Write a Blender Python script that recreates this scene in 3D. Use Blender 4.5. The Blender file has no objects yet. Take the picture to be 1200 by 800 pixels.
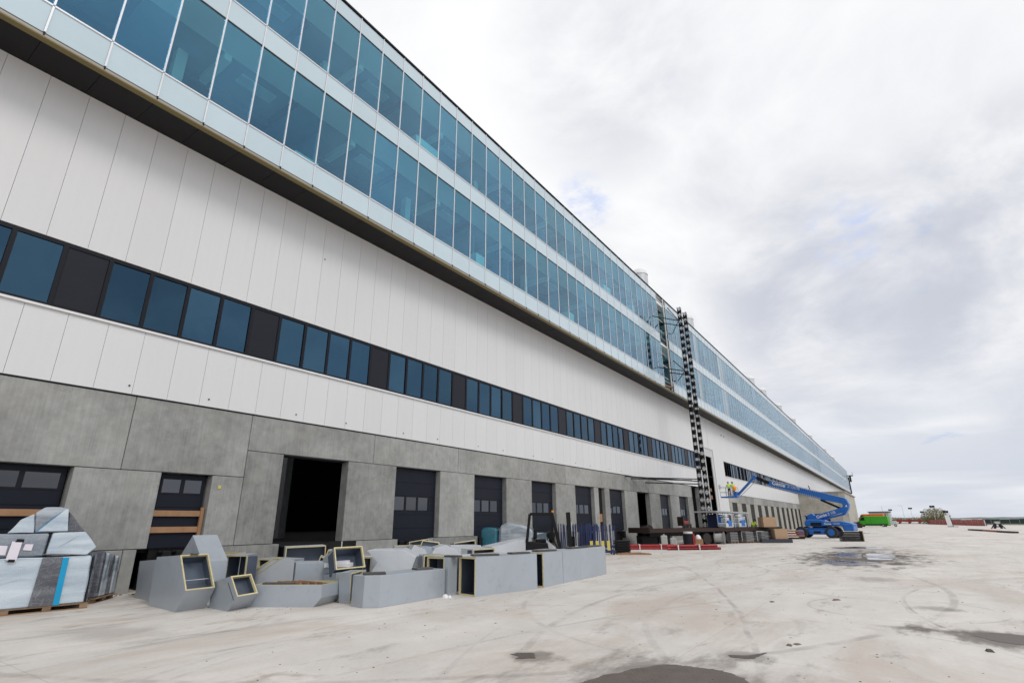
import bpy, bmesh, math, random
from mathutils import Vector, Matrix
random.seed(7)
PI = math.pi
SC = bpy.context.scene
COL = SC.collection

# ------------------------------------------------------------------ camera
cam_d = bpy.data.cameras.new('camera'); cam = bpy.data.objects.new('camera', cam_d); COL.objects.link(cam)
TH, RO, PSI, EYE = math.radians(19.0212), math.radians(-0.5595), math.radians(34.5828), 1.87
fwd = Vector((-math.sin(PSI)*math.cos(TH), math.cos(PSI)*math.cos(TH), math.sin(TH)))
rt = Vector((math.cos(PSI), math.sin(PSI), 0)); upv = rt.cross(fwd)
r_ = rt*math.cos(RO) + upv*math.sin(RO); u_ = -rt*math.sin(RO) + upv*math.cos(RO)
M4 = Matrix((( r_.x, u_.x, -fwd.x, 0), (r_.y, u_.y, -fwd.y, 0), (r_.z, u_.z, -fwd.z, EYE), (0, 0, 0, 1)))
cam.matrix_world = M4
cam_d.lens = 616.577/1200*36; cam_d.sensor_width = 36; cam_d.clip_start = 0.1; cam_d.clip_end = 9000
SC.camera = cam

# ------------------------------------------------------------------ light, sky, exposure
SUN_EL, SUN_AZ = math.radians(46), math.radians(103)       # azimuth from +Y towards +X
SC.view_settings.view_transform = 'Standard'; SC.view_settings.look = 'None'
SC.view_settings.exposure = 0.10; SC.view_settings.gamma = 1.0
sun_d = bpy.data.lights.new('sun', 'SUN'); sun_d.energy = 1.15; sun_d.angle = math.radians(20); sun_d.color = (1, .965, .92)
sun = bpy.data.objects.new('sun', sun_d); COL.objects.link(sun)
sdir = Vector((math.sin(SUN_AZ)*math.cos(SUN_EL), math.cos(SUN_AZ)*math.cos(SUN_EL), math.sin(SUN_EL)))
sun.rotation_euler = (-sdir).to_track_quat('-Z', 'Y').to_euler(); sun.location = (30, 20, 60)

class G:
    """tiny node-graph helper"""
    def __init__(s, tree): s.t = tree; tree.nodes.clear()
    def n(s, typ, ins=None, **props):
        nd = s.t.nodes.new(typ)
        for k, v in props.items(): setattr(nd, k, v)
        for k, v in (ins or {}).items():
            sock = nd.inputs[k]
            if isinstance(v, bpy.types.NodeSocket): s.t.links.new(v, sock)
            else: sock.default_value = v
        return nd
    def math(s, op, a, b=None, clamp=False, c=None):
        ins = {0: a}
        if b is not None: ins[1] = b
        if c is not None: ins[2] = c
        return s.n('ShaderNodeMath', ins, operation=op, use_clamp=clamp).outputs[0]
    def mix(s, f, a, b, blend='MIX'):
        nd = s.n('ShaderNodeMix', {}, data_type='RGBA', blend_type=blend)
        for sock, v in ((nd.inputs[0], f), (nd.inputs[6], a), (nd.inputs[7], b)):
            if isinstance(v, bpy.types.NodeSocket): s.t.links.new(v, sock)
            else: sock.default_value = v
        return nd.outputs[2]
    def noise(s, vec, scale, detail=4, rough=.5, dist=0):
        return s.n('ShaderNodeTexNoise', {'Vector': vec, 'Scale': scale, 'Detail': detail, 'Roughness': rough, 'Distortion': dist}).outputs['Fac']
    def ramp(s, f, lo, hi):
        return s.n('ShaderNodeMapRange', {'Value': f, 'From Min': lo, 'From Max': hi}, interpolation_type='SMOOTHSTEP').outputs[0]
    def scl(s, vec, sc, loc=(0, 0, 0), rot=(0, 0, 0)):
        return s.n('ShaderNodeMapping', {'Vector': vec, 'Scale': sc, 'Location': loc, 'Rotation': rot}).outputs[0]

def C(r, g, b): return (r, g, b, 1)
SKY_DARK = [((-.24,.66,.71), 3, 14, .6), ((-.02,.93,.36), 3, 15, 1.0), ((.20,.93,.30), 4, 20, 1.0), ((.12,.82,.55), 4, 12, .35), ((.75,.5,.4), 10, 35, .9), ((.95,.2,.35), 10, 30, .9)]
SKY_BLUE = [((-.361,.755,.547), 0, 4.2), ((.018,.905,.425), 0, 4.5)]
world = bpy.data.worlds.new('World'); SC.world = world; world.use_nodes = True
g = G(world.node_tree)
tc = g.n('ShaderNodeTexCoord').outputs['Generated']
sep = g.n('ShaderNodeSeparateXYZ', {0: tc})
zc = g.math('MAXIMUM', sep.outputs[2], 0.0)
den = g.math('ADD', zc, 0.22)
cl = g.n('ShaderNodeCombineXYZ', {0: g.math('DIVIDE', sep.outputs[0], den), 1: g.math('DIVIDE', sep.outputs[1], den), 2: 0.35}).outputs[0]
sky = g.n('ShaderNodeTexSky', {}, sky_type='NISHITA', sun_disc=False, sun_elevation=SUN_EL, sun_rotation=SUN_AZ).outputs[0]
n1 = g.noise(g.scl(cl, (1, 1, 1), (3.1, 1.7, 0)), 1.15, 10, .58, .35)
n2 = g.noise(g.scl(cl, (1, 1, 1), (8.4, 2.2, 0)), .62, 3, .5, .2)
dark = g.ramp(g.math('ADD', g.math('MULTIPLY', n1, .6), g.math('MULTIPLY', n2, .4)), .40, .60)
def spot(d, r0, r1):           # soft mask round one direction of the sky
    dp = g.n('ShaderNodeVectorMath', {0: g.n('ShaderNodeVectorMath', {0: tc}, operation='NORMALIZE').outputs[0], 1: Vector(d).normalized()}, operation='DOT_PRODUCT').outputs['Value']
    return g.ramp(dp, math.cos(math.radians(r1)), math.cos(math.radians(r0)))
wisp = g.noise(g.scl(tc, (1, 1, 1.5)), 2.9, 9, .58, .25)
masses = None
for d, r0, r1, k in (SKY_DARK):
    mk = g.math('MULTIPLY', spot(d, r0, r1), k); masses = mk if masses is None else g.math('MAXIMUM', masses, mk)
masses = g.math('MULTIPLY', masses, g.ramp(wisp, .30, .62))
dark = g.math('MAXIMUM', g.math('MULTIPLY', dark, .75), masses)
cloud = g.mix(dark, C(9.4, 9.42, 9.5), C(5.6, 5.85, 6.6))
low = g.ramp(zc, .30, .0)                                     # the far cloud deck thickens to grey towards the horizon
lown = g.noise(g.scl(tc, (1, 1, 7), (0, .3, 0)), 2.6, 4, .5, .3)
cloud = g.mix(g.math('MULTIPLY', low, g.ramp(lown, .28, .58)), cloud, C(5.9, 6.3, 7.1))
hole = g.ramp(g.noise(g.scl(cl, (1, 1, 1), (5.3, 4.1, 0)), 1.9, 5, .55, .3), .655, .76)
blue = g.mix(.75, sky, C(4.6, 5.8, 8.6))
holes = None
for d, r0, r1 in SKY_BLUE:
    mk = spot(d, r0, r1); holes = mk if holes is None else g.math('MAXIMUM', holes, mk)
hb = g.math('MULTIPLY', g.math('MULTIPLY', g.math('POWER', holes, 1.6), g.ramp(g.noise(g.scl(tc, (1, 1, 1.6)), 16, 6, .6, .3), .40, .66)), .75)
cloud = g.mix(hb, cloud, C(5.2, 6.2, 8.9))
skyc = g.mix(g.math('MULTIPLY', g.math('MULTIPLY', hole, .6), g.ramp(sep.outputs[2], .62, .5)), cloud, blue)
bg = g.n('ShaderNodeBackground', {'Color': skyc, 'Strength': 0.1})
g.n('ShaderNodeOutputWorld', {'Surface': bg.outputs[0]})

# ------------------------------------------------------------------ materials
MATS = {}
def newmat(name):
    m = bpy.data.materials.new(name); m.use_nodes = True; MATS[name] = m
    return m, G(m.node_tree)
def pos(g): return g.n('ShaderNodeNewGeometry').outputs['Position']
def rnd(g): return g.n('ShaderNodeObjectInfo').outputs['Random']
def out(g, sh, disp=None):
    o = g.n('ShaderNodeOutputMaterial', {'Surface': sh})
def bump(g, h, s, d=.02): return g.n('ShaderNodeBump', {'Height': h, 'Strength': s, 'Distance': d}).outputs[0]
def pbr(g, col, rough=.6, metal=0., nrm=None, coat=0., spec=.5):
    ins = {'Base Color': col, 'Roughness': rough, 'Metallic': metal, 'Coat Weight': coat, 'Specular IOR Level': spec}
    if nrm is not None: ins['Normal'] = nrm
    return g.n('ShaderNodeBsdfPrincipled', ins).outputs[0]

def simple(name, c, rough=.6, metal=0., var=.18, nscale=3., dirt=.0, coat=0., bmp=0., streak=1., spec=.5):
    m, g = newmat(name)
    p = g.scl(pos(g), (1, 1, streak))
    n = g.noise(p, nscale, 5, .6)
    f = g.math('ADD', g.math('MULTIPLY', g.math('SUBTRACT', n, .5), var*2.2), g.math('MULTIPLY', g.math('SUBTRACT', rnd(g), .5), var*.7))
    f = g.math('ADD', f, 1.0)
    col = g.n('ShaderNodeVectorMath', {0: (c[0], c[1], c[2]), 3: f}, operation='SCALE').outputs[0]
    if dirt > 0:
        d = g.ramp(g.noise(p, nscale*2.7, 6, .7), .52, .72)
        col = g.mix(g.math('MULTIPLY', d, dirt), col, C(.10, .085, .07))
    r = g.math('ADD', g.math('MULTIPLY', g.math('SUBTRACT', n, .5), .25), rough, True)
    nr = bump(g, g.noise(p, nscale*8, 3), bmp) if bmp else None
    out(g, pbr(g, col, r, metal, nr, coat, spec))
    return m

def concrete(name, base, streaks=.35, tone=.25):
    m, g = newmat(name); p = pos(g); ob = rnd(g)
    off = g.n('ShaderNodeCombineXYZ', {0: g.math('MULTIPLY', ob, 37.), 1: g.math('MULTIPLY', ob, 91.), 2: g.math('MULTIPLY', ob, 13.)}).outputs[0]
    q = g.n('ShaderNodeVectorMath', {0: p, 1: off}, operation='ADD').outputs[0]
    big = g.noise(q, .55, 5, .55, .3)
    mid = g.noise(q, 3.4, 6, .62)
    fine = g.noise(q, 38, 3, .6)
    st = g.noise(g.scl(q, (1, 9, .35)), 1.6, 5, .6)
    st2 = g.noise(g.scl(q, (1, 30, .8)), 1.0, 3, .6)
    v = g.math('ADD', g.math('MULTIPLY', g.math('SUBTRACT', big, .5), .9), g.math('MULTIPLY', g.math('SUBTRACT', mid, .5), .8))
    v = g.math('ADD', v, g.math('MULTIPLY', g.math('SUBTRACT', fine, .5), .16))
    v = g.math('ADD', v, g.math('MULTIPLY', g.math('SUBTRACT', st, .5), streaks))
    v = g.math('ADD', v, g.math('MULTIPLY', g.math('SUBTRACT', st2, .5), streaks*.7))
    v = g.math('ADD', v, g.math('MULTIPLY', g.math('SUBTRACT', ob, .5), tone))
    v = g.math('ADD', v, 1.0)
    col = g.n('ShaderNodeVectorMath', {0: base, 3: v}, operation='SCALE').outputs[0]
    warm = g.ramp(g.noise(q, 1.3, 4), .5, .75)
    col = g.mix(g.math('MULTIPLY', warm, .35), col, C(base[0]*1.12, base[1]*1.11, base[2]*1.04))
    # thin crack-like scars and pin holes
    vo = g.n('ShaderNodeTexVoronoi', {'Vector': q, 'Scale': 2.2}, feature='F1').outputs['Distance']
    pin = g.ramp(vo, .028, .012)
    cr = g.math('ABSOLUTE', g.math('SUBTRACT', g.noise(q, 1.1, 8, .7, .8), .5))
    crk = g.math('MULTIPLY', g.ramp(cr, .006, .0), g.ramp(g.noise(q, .7, 2), .55, .66))
    col = g.mix(g.math('MULTIPLY', g.math('MAXIMUM', pin, crk), .6), col, C(.06, .055, .05))
    out(g, pbr(g, col, .82, 0., bump(g, g.math('ADD', mid, g.math('MULTIPLY', fine, .5)), .25, .015)))
    return m
CONC = concrete('precast_concrete', (.268, .270, .260), .42, .42)
CONC2 = concrete('pale_concrete', (.33, .32, .285), .3, .12)
CONC3 = concrete('beige_render', (.42, .40, .35), .2, .06)

# ground: pale trowelled slab with tyre marks and rusty stains
def circ(a, b, c):
    ax, ay = a; bx, by = b; cx, cy = c
    d = 2*(ax*(by-cy)+bx*(cy-ay)+cx*(ay-by))
    ux = ((ax*ax+ay*ay)*(by-cy)+(bx*bx+by*by)*(cy-ay)+(cx*cx+cy*cy)*(ay-by))/d
    uy = ((ax*ax+ay*ay)*(cx-bx)+(bx*bx+by*by)*(ax-cx)+(cx*cx+cy*cy)*(bx-ax))/d
    return ux, uy, math.hypot(ax-ux, ay-uy)
def ground_mat():
    m, g = newmat('yard_slab'); p = pos(g)
    dx = g.noise(p, .35, 3); 
    wob = g.math('MULTIPLY', g.math('SUBTRACT', g.noise(p, .35, 2), .5), .35)
    big = g.noise(p, .11, 5, .6, .4); mid = g.noise(p, .9, 7, .65, .3); fine = g.noise(p, 14, 5, .7)
    swp = g.noise(g.scl(p, (1, .22, 1), (0, 0, 0), (0, 0, math.radians(24))), 1.2, 7, .62, .5)   # swept smears along the driving lane
    swp2 = g.noise(g.scl(p, (1, .16, 1), (5, 0, 0), (0, 0, math.radians(-38))), .8, 7, .6, .6)
    v = g.math('MULTIPLY', g.math('SUBTRACT', big, .5), .42)
    for t, k in ((mid, .34), (fine, .30), (swp, .34), (swp2, .20)):
        v = g.math('ADD', v, g.math('MULTIPLY', g.math('SUBTRACT', t, .5), k))
    v = g.math('ADD', v, 1.0)
    col = g.n('ShaderNodeVectorMath', {0: (.60, .565, .525), 3: v}, operation='SCALE').outputs[0]
    tan = g.ramp(g.noise(g.scl(p, (1, .5, 1), (9, 3, 0)), .33, 8, .7, .7), .46, .64)
    col = g.mix(g.math('MULTIPLY', tan, .6), col, C(.47, .39, .325))
    rust = g.ramp(g.noise(g.scl(p, (1, .55, 1), (2, 1, 0)), .9, 8, .7, .5), .59, .70)
    col = g.mix(g.math('MULTIPLY', rust, .5), col, C(.235, .165, .115))
    drt = g.ramp(g.noise(g.scl(p, (1, .35, 1), (4, 8, 0), (0, 0, .5)), 1.3, 8, .72, .4), .56, .70)
    col = g.mix(g.math('MULTIPLY', drt, .42), col, C(.17, .155, .14))
    sx = g.n('ShaderNodeSeparateXYZ', {0: p})
    marks = None
    arcs = [((-.23,17.67),(.64,21.49),(3.05,25.18),.07,.55), ((-.3,17.2),(.45,21.3),(2.7,25.3),.05,.3), ((-1.97,9.51),(-.53,12.23),(.73,20.31),.16,.42),
            ((-5.28,18.69),(-3.74,14.71),(-2.41,10.47),.10,.45), ((-6.43,5.28),(-5.43,10.86),(-1.42,19.07),.09,.3),
            ((-15.89,22.86),(-11.18,28.69),(-4.61,24.45),.12,.3), ((-2.02,14.93),(-.95,17.25),(.53,13.94),.07,.35),
            ((-14.47,3.7),(-13.27,4.94),(-13.03,6.61),.06,.35), ((-10.98,2.91),(-10.77,3.97),(-12.1,7.44),.10,.3),
            ((-6.61,16.09),(-3.05,26.69),(3.85,32.9),.14,.35), ((-8,3),(-9.5,9),(-6.5,16),.10,.26), ((-7.6,3),(-9.1,9),(-6.1,16),.08,.2),
            ((3,9),(-3,13),(-9,10.5),.09,.25), ((6,20),(0,24),(-8,20),.11,.28), ((2,4),(-4,10),(-4,20),.13,.22), ((5,30),(-4,27),(-12,33),.14,.3), ((12,22),(2,19),(-5,23),.1,.3)]
    brk = g.ramp(g.noise(p, .8, 6, .7), .38, .62)
    fx = g.math('ADD', sx.outputs[0], g.math('MULTIPLY', wob, .5)); fy = g.math('ADD', sx.outputs[1], wob)
    for a, b, c, w, k in arcs:
        ux, uy, R = circ(a, b, c)
        ex = g.math('SUBTRACT', fx, ux); ey = g.math('SUBTRACT', fy, uy)
        d = g.math('SQRT', g.math('ADD', g.math('MULTIPLY', ex, ex), g.math('MULTIPLY', ey, ey)))
        d = g.math('ABSOLUTE', g.math('SUBTRACT', d, R))
        mk = g.math('MULTIPLY', g.ramp(d, w*.75, w*.25), k*.85)
        marks = mk if marks is None else g.math('MAXIMUM', marks, mk)
    for sc, off, wd, k in ((.12, (2, 9, 0), .004, .16),):   # looping tyre scuffs
        nn = g.noise(g.scl(p, (1, .7, 1), off), sc, 1.2, .4, .5)
        mk = g.math('MULTIPLY', g.ramp(g.math('ABSOLUTE', g.math('SUBTRACT', nn, .5)), wd, wd*.3), k)
        marks = g.math('MAXIMUM', marks, mk)
    marks = g.math('MULTIPLY', marks, brk)
    col = g.mix(marks, col, C(.13, .115, .105))
    # damp brown staining round the puddles and soil by the wall
    for cx, cy, rx, ry, k in ((-2.7, 7.0, 1.9, 2.0, .6), (1.1, 12.7, 1.5, 1.0, .8), (.3, 12.9, 1.2, .25, .55), (-2.0, 35.0, 3.6, 9.0, 1.0), (-2.2, 44, 3.0, 5, .45), (-4.9, 7.45, .55, .45, .6), (-2.2, 9.15, .5, .4, .5), (-12.6, 4.9, 1.6, .9, .25), (-16.5, 8.2, 3.8, 2.0, .35), (-1.0, 22.5, .8, 1, .35), (.4, 15.9, .7, .5, .45)):
        ex = g.math('DIVIDE', g.math('SUBTRACT', sx.outputs[0], cx), rx); ey = g.math('DIVIDE', g.math('SUBTRACT', sx.outputs[1], cy), ry)
        d = g.math('SQRT', g.math('ADD', g.math('MULTIPLY', ex, ex), g.math('MULTIPLY', ey, ey)))
        d = g.math('ADD', d, g.math('MULTIPLY', g.math('SUBTRACT', g.noise(g.scl(p, (1, .4, 1)), 1.6, 6, .68), .5), 2.4))
        col = g.mix(g.math('MULTIPLY', g.ramp(d, 1.0, .35), k), col, C(.085, .062, .045))
    gr = g.ramp(g.noise(p, 45, 3, .7), .62, .72)
    col = g.mix(g.math('MULTIPLY', gr, .25), col, C(.30, .26, .23))
    pit = g.ramp(g.n('ShaderNodeTexVoronoi', {'Vector': p, 'Scale': 1.1}, feature='F1').outputs['Distance'], .045, .02)
    col = g.mix(g.math('MULTIPLY', pit, .5), col, C(.12, .10, .085))
    # poured bays: faint saw-cut joints
    jl = None
    for ax in (0, 1):
        q = g.math('ABSOLUTE', g.math('SUBTRACT', g.math('FRACT', g.math('DIVIDE', sx.outputs[ax], 6.0)), .5))
        q = g.ramp(q, .0014, .0005); jl = q if jl is None else g.math('MAXIMUM', jl, q)
    col = g.mix(g.math('MULTIPLY', jl, .35), col, C(.18, .16, .14))
    out(g, pbr(g, col, g.math('ADD', g.math('MULTIPLY', mid, .3), .5), 0., bump(g, g.math('ADD', fine, mid), .18, .02)))
    return m
GROUND = ground_mat()

def clad_mat():
    m, g = newmat('white_cladding'); p = pos(g)
    big = g.noise(p, .25, 3); st = g.noise(g.scl(p, (1, 5, .22)), 1.2, 4, .6); rb = g.math('MULTIPLY', g.math('SUBTRACT', rnd(g), .5), .035)
    v = g.math('ADD', g.math('ADD', g.math('MULTIPLY', g.math('SUBTRACT', big, .5), .05), g.math('MULTIPLY', g.math('SUBTRACT', st, .5), .06)), g.math('ADD', rb, 1))
    col = g.n('ShaderNodeVectorMath', {0: (.645, .65, .655), 3: v}, operation='SCALE').outputs[0]
    wv = g.noise(g.scl(p, (1, 1.4, .25)), .9, 2)
    out(g, pbr(g, col, .38, 0., bump(g, wv, .12, .05), 0., .4)); return m
CLAD = clad_mat()
DARKF = simple('anthracite_frame', (.007, .008, .013), .5, 0, .12, spec=.22)
DARKP = simple('anthracite_panel', (.013, .014, .021), .45, .0, .12, 1.2, spec=.22)
DOORM = simple('dock_door_paint', (.009, .011, .020), .5, 0, .10, 1.0, spec=.2)
SOFF = simple('soffit_board', (.011, .010, .0105), .6, 0, .3, 1.5, spec=.3)
EDGE = simple('fascia_tan', (.30, .28, .235), .5, 0, .15)
BRASS = simple('edge_trim_yellow', (.20, .155, .055), .5, .2, .15)
ALU = simple('mullion_aluminium', (.66, .68, .71), .35, .25, .06)
BLACKGAP = simple('gasket', (.01, .012, .015), .6)
ROOFM = simple('roof_membrane', (.30, .30, .30), .8)
INTW = simple('interior_wall', (.30, .44, .52), .8, 0, .3, .6)
INTC = simple('interior_ceiling', (.86, .92, .90), .8, 0, .15, .4)
INTF = simple('interior_floor', (.09, .13, .16), .7)
INTD = simple('interior_shade', (.012, .013, .015), .95, spec=.1)  # near black, so the shade of unlit rooms is in the colour
WHITEO = simple('white_object', (.62, .74, .76), .5)
BLUEP = simple('lift_blue', (.012, .13, .46), .35, 0, .15, 2., .12, .3)
BLUED = simple('navy_steel', (.008, .022, .10), .45, 0, .25, 3)
BLACK = simple('black_steel', (.008, .008, .009), .55, 0, .3, spec=.25)
TYRE = simple('tyre_rubber', (.022, .022, .024), .8, 0, .25, 6, .3)
GALV = simple('galvanised', (.50, .52, .54), .35, .5, .25, 5)
SILVER = simple('pale_steel', (.58, .60, .62), .4, .3, .2, 4)
MASTW = simple('mast_plate_white', (.52, .53, .54), .45, .1, .2, 4)
DUCTM = simple('duct_sheet', (.39, .43, .475), .36, .25, .10, 1.3, .14)
DUCTL = simple('duct_sheet_pale', (.60, .63, .665), .36, .2, .10, 1.3, .14)
DUCTI = simple('duct_lining', (.075, .095, .13), .4, .3, .25, 3)
INSUL = simple('insulation_yellow', (.55, .48, .27), .8, 0, .28, 9, .22)
FOAM = simple('foam_strip', (.085, .078, .072), .9, 0, .4, 7)
WOOD = simple('timber_fresh', (.30, .165, .085), .7, 0, .35, 4, .1)
WOODP = simple('pallet_wood', (.235, .155, .095), .8, 0, .4, 6, .2)
CARD = simple('cardboard', (.40, .27, .17), .85, 0, .15, 3)
RUST = simple('rusty_steel', (.032, .017, .013), .8, 0, .5, 3)
RED = simple('red_paint', (.30, .012, .014), .5, 0, .25, 2)
REDD = simple('red_hoarding', (.27, .045, .035), .6, 0, .35, .4)
WHITE = simple('white_paint', (.72, .72, .72), .5, 0, .1)
GREENV = simple('van_green', (.035, .36, .015), .35, 0, .08, 1, .05, .3)
ORANGEV = simple('van_orange', (.66, .145, .015), .4, 0, .08)
HEDGE = simple('dark_green_screen', (.008, .036, .032), .7, 0, .4, .5)
HIVIS = simple('hi_vis_yellow', (.48, .70, .03), .7, 0, .1)
ORANGE = simple('hi_vis_orange', (.85, .28, .02), .7)
NAVY = simple('navy_cloth', (.014, .018, .045), .85)
SKIN = simple('skin', (.42, .23, .16), .6)
YELL = simple('yellow_post', (.55, .46, .10), .6)
BLKG = simple('paving_grey', (.15, .155, .16), .8)
CABIN = simple('cabin_grey', (.40, .40, .39), .7)
BARK = simple('bark', (.11, .085, .06), .9)
LEAF = simple('willow_leaf', (.145, .13, .05), .8, 0, .6, .8)
HILLM = simple('far_trees', (.16, .18, .17), .95, 0, .3, .02)
SOILW = simple('wet_soil', (.09, .07, .055), .5, 0, .6, 4, .5, 0, .5)
BROWNR = simple('stone_chip', (.16, .13, .10), .9, 0, .5, 5)
PAPER = simple('paper', (.70, .66, .74), .7, 0, .05)
CYAN = simple('cyan_tape', (.0, .30, .55), .35, 0, .08)
TEALW = simple('teal_wrap', (.02, .12, .17), .25, 0, .4, 2.5, 0, .5)

def wrap_mat(name, a, b, rough=.25):
    m, g = newmat(name); p = pos(g)
    wv = g.noise(g.scl(p, (1, .35, 2.6), rot=(.10, 0, 0)), 1.3, 2, .5, .5)
    wr = g.noise(g.scl(p, (1.2, .8, 1.5)), 3, 4, .5, 1.2)
    col = g.mix(g.ramp(wv, .25, .75), a, b)
    rd = g.math('ABSOLUTE', g.math('SUBTRACT', g.noise(g.scl(p, (1, .5, 1.2), rot=(.5, 0, 0)), 3.2, 3, .6, 1.8), .5))
    rd2 = g.math('ABSOLUTE', g.math('SUBTRACT', g.noise(g.scl(p, (1, 1.2, .4), rot=(-.5, 0, 0)), 4.5, 2, .5, 1.2), .5))
    fold = g.math('ADD', g.ramp(rd, .03, .0), g.ramp(rd2, .02, .0))
    col = g.mix(g.math('MULTIPLY', g.math('MINIMUM', fold, 1.0), .09), col, C(.80, .84, .88))
    out(g, pbr(g, col, .2, .0, bump(g, g.math('ADD', wr, g.math('ADD', g.math('MULTIPLY', wv, 1.0), g.math('MULTIPLY', fold, .10))), .5, .03), .6)); return m
WRAP = wrap_mat('plastic_wrap', C(.36, .44, .52), C(.60, .68, .74))
WRAPD = wrap_mat('plastic_wrap_dark', C(.055, .06, .075), C(.14, .15, .175))
WRAPG = wrap_mat('plastic_wrap_grey', C(.16, .19, .23), C(.42, .47, .52))

def glass_mat(name, coatc, k, tr, ior=1.45, rough=0.0, wav=.0, tilt=.035):
    m, g = newmat(name)
    nr = None
    vr = g.math('ADD', .72, g.math('MULTIPLY', rnd(g), .56))
    cc = g.n('ShaderNodeVectorMath', {0: coatc[:3], 3: vr}, operation='SCALE').outputs[0]
    ins = {'Color': cc, 'Roughness': rough}
    if wav:
        nr = bump(g, g.noise(g.scl(pos(g), (1, 1, .5)), .9, 2), wav, .05)
        rv = g.n('ShaderNodeTexWhiteNoise', {'W': rnd(g)}, noise_dimensions='1D').outputs['Color']     # every pane sits a hair out of plane
        rv = g.n('ShaderNodeVectorMath', {0: rv, 1: (.5, .5, .5)}, operation='SUBTRACT').outputs[0]
        rv = g.n('ShaderNodeVectorMath', {0: rv, 3: tilt}, operation='SCALE').outputs[0]
        nr = g.n('ShaderNodeVectorMath', {0: g.n('ShaderNodeVectorMath', {0: nr, 1: rv}, operation='ADD').outputs[0]}, operation='NORMALIZE').outputs[0]; ins['Normal'] = nr
    tp = g.n('ShaderNodeBsdfTransparent', {'Color': tr})
    gl = g.n('ShaderNodeBsdfGlossy', ins)
    b = g.n('ShaderNodeMixShader', {0: k, 1: tp.outputs[0], 2: gl.outputs[0]})
    bf = g.n('ShaderNodeNewGeometry').outputs['Backfacing']
    io = g.math('ADD', ior, g.math('MULTIPLY', bf, 1/ior-ior))       # same reflectance on both faces of the thin pane
    fr = g.n('ShaderNodeFresnel', {'IOR': io})
    ins2 = dict(ins); ins2['Color'] = C(.86, .93, 1.)
    gw = g.n('ShaderNodeBsdfGlossy', ins2)
    s = g.n('ShaderNodeMixShader', {0: fr.outputs[0], 1: b.outputs[0], 2: gw.outputs[0]})
    out(g, s.outputs[0]); return m
GLASS = glass_mat('curtain_glass', C(.06, .36, .68), .15, C(.70, .93, .95), 1.52, 0, .05, .06)
GLASSP = glass_mat('curtain_glass_pale', C(.55, .68, .74), .6, C(.5, .6, .62), 1.45)
BANDG = glass_mat('band_window_glass', C(.055, .14, .225), .60, C(.1, .22, .3), 1.24, 0, .2, .22)
DOORG = glass_mat('door_glass', C(.17, .17, .18), .5, C(.12, .12, .13), 1.4, .05)
def spandrel_mat():
    m, g = newmat('spandrel_glass'); r = rnd(g)
    p = pos(g)
    v = g.math('ADD', g.math('MULTIPLY', g.math('SUBTRACT', r, .5), .06), g.math('ADD', .97, g.math('MULTIPLY', g.math('SUBTRACT', g.noise(p, 1.2, 5, .6), .5), .12)))
    col = g.n('ShaderNodeVectorMath', {0: (.52, .63, .69), 3: v}, operation='SCALE').outputs[0]
    out(g, pbr(g, col, .12, 0, None, 0, .5)); return m
SPAN = spandrel_mat()
def water_mat():
    m, g = newmat('puddle_water'); p = pos(g)
    out(g, pbr(g, g.mix(g.ramp(g.noise(p, 1.5, 4), .4, .6), C(.06, .05, .042), C(.13, .11, .09)), g.math('MULTIPLY', g.ramp(g.noise(p, .9, 5, .6), .42, .6), .35), 0, bump(g, g.noise(p, 6, 3), .03, .01), 0, .9)); return m
WATER = water_mat()

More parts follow.
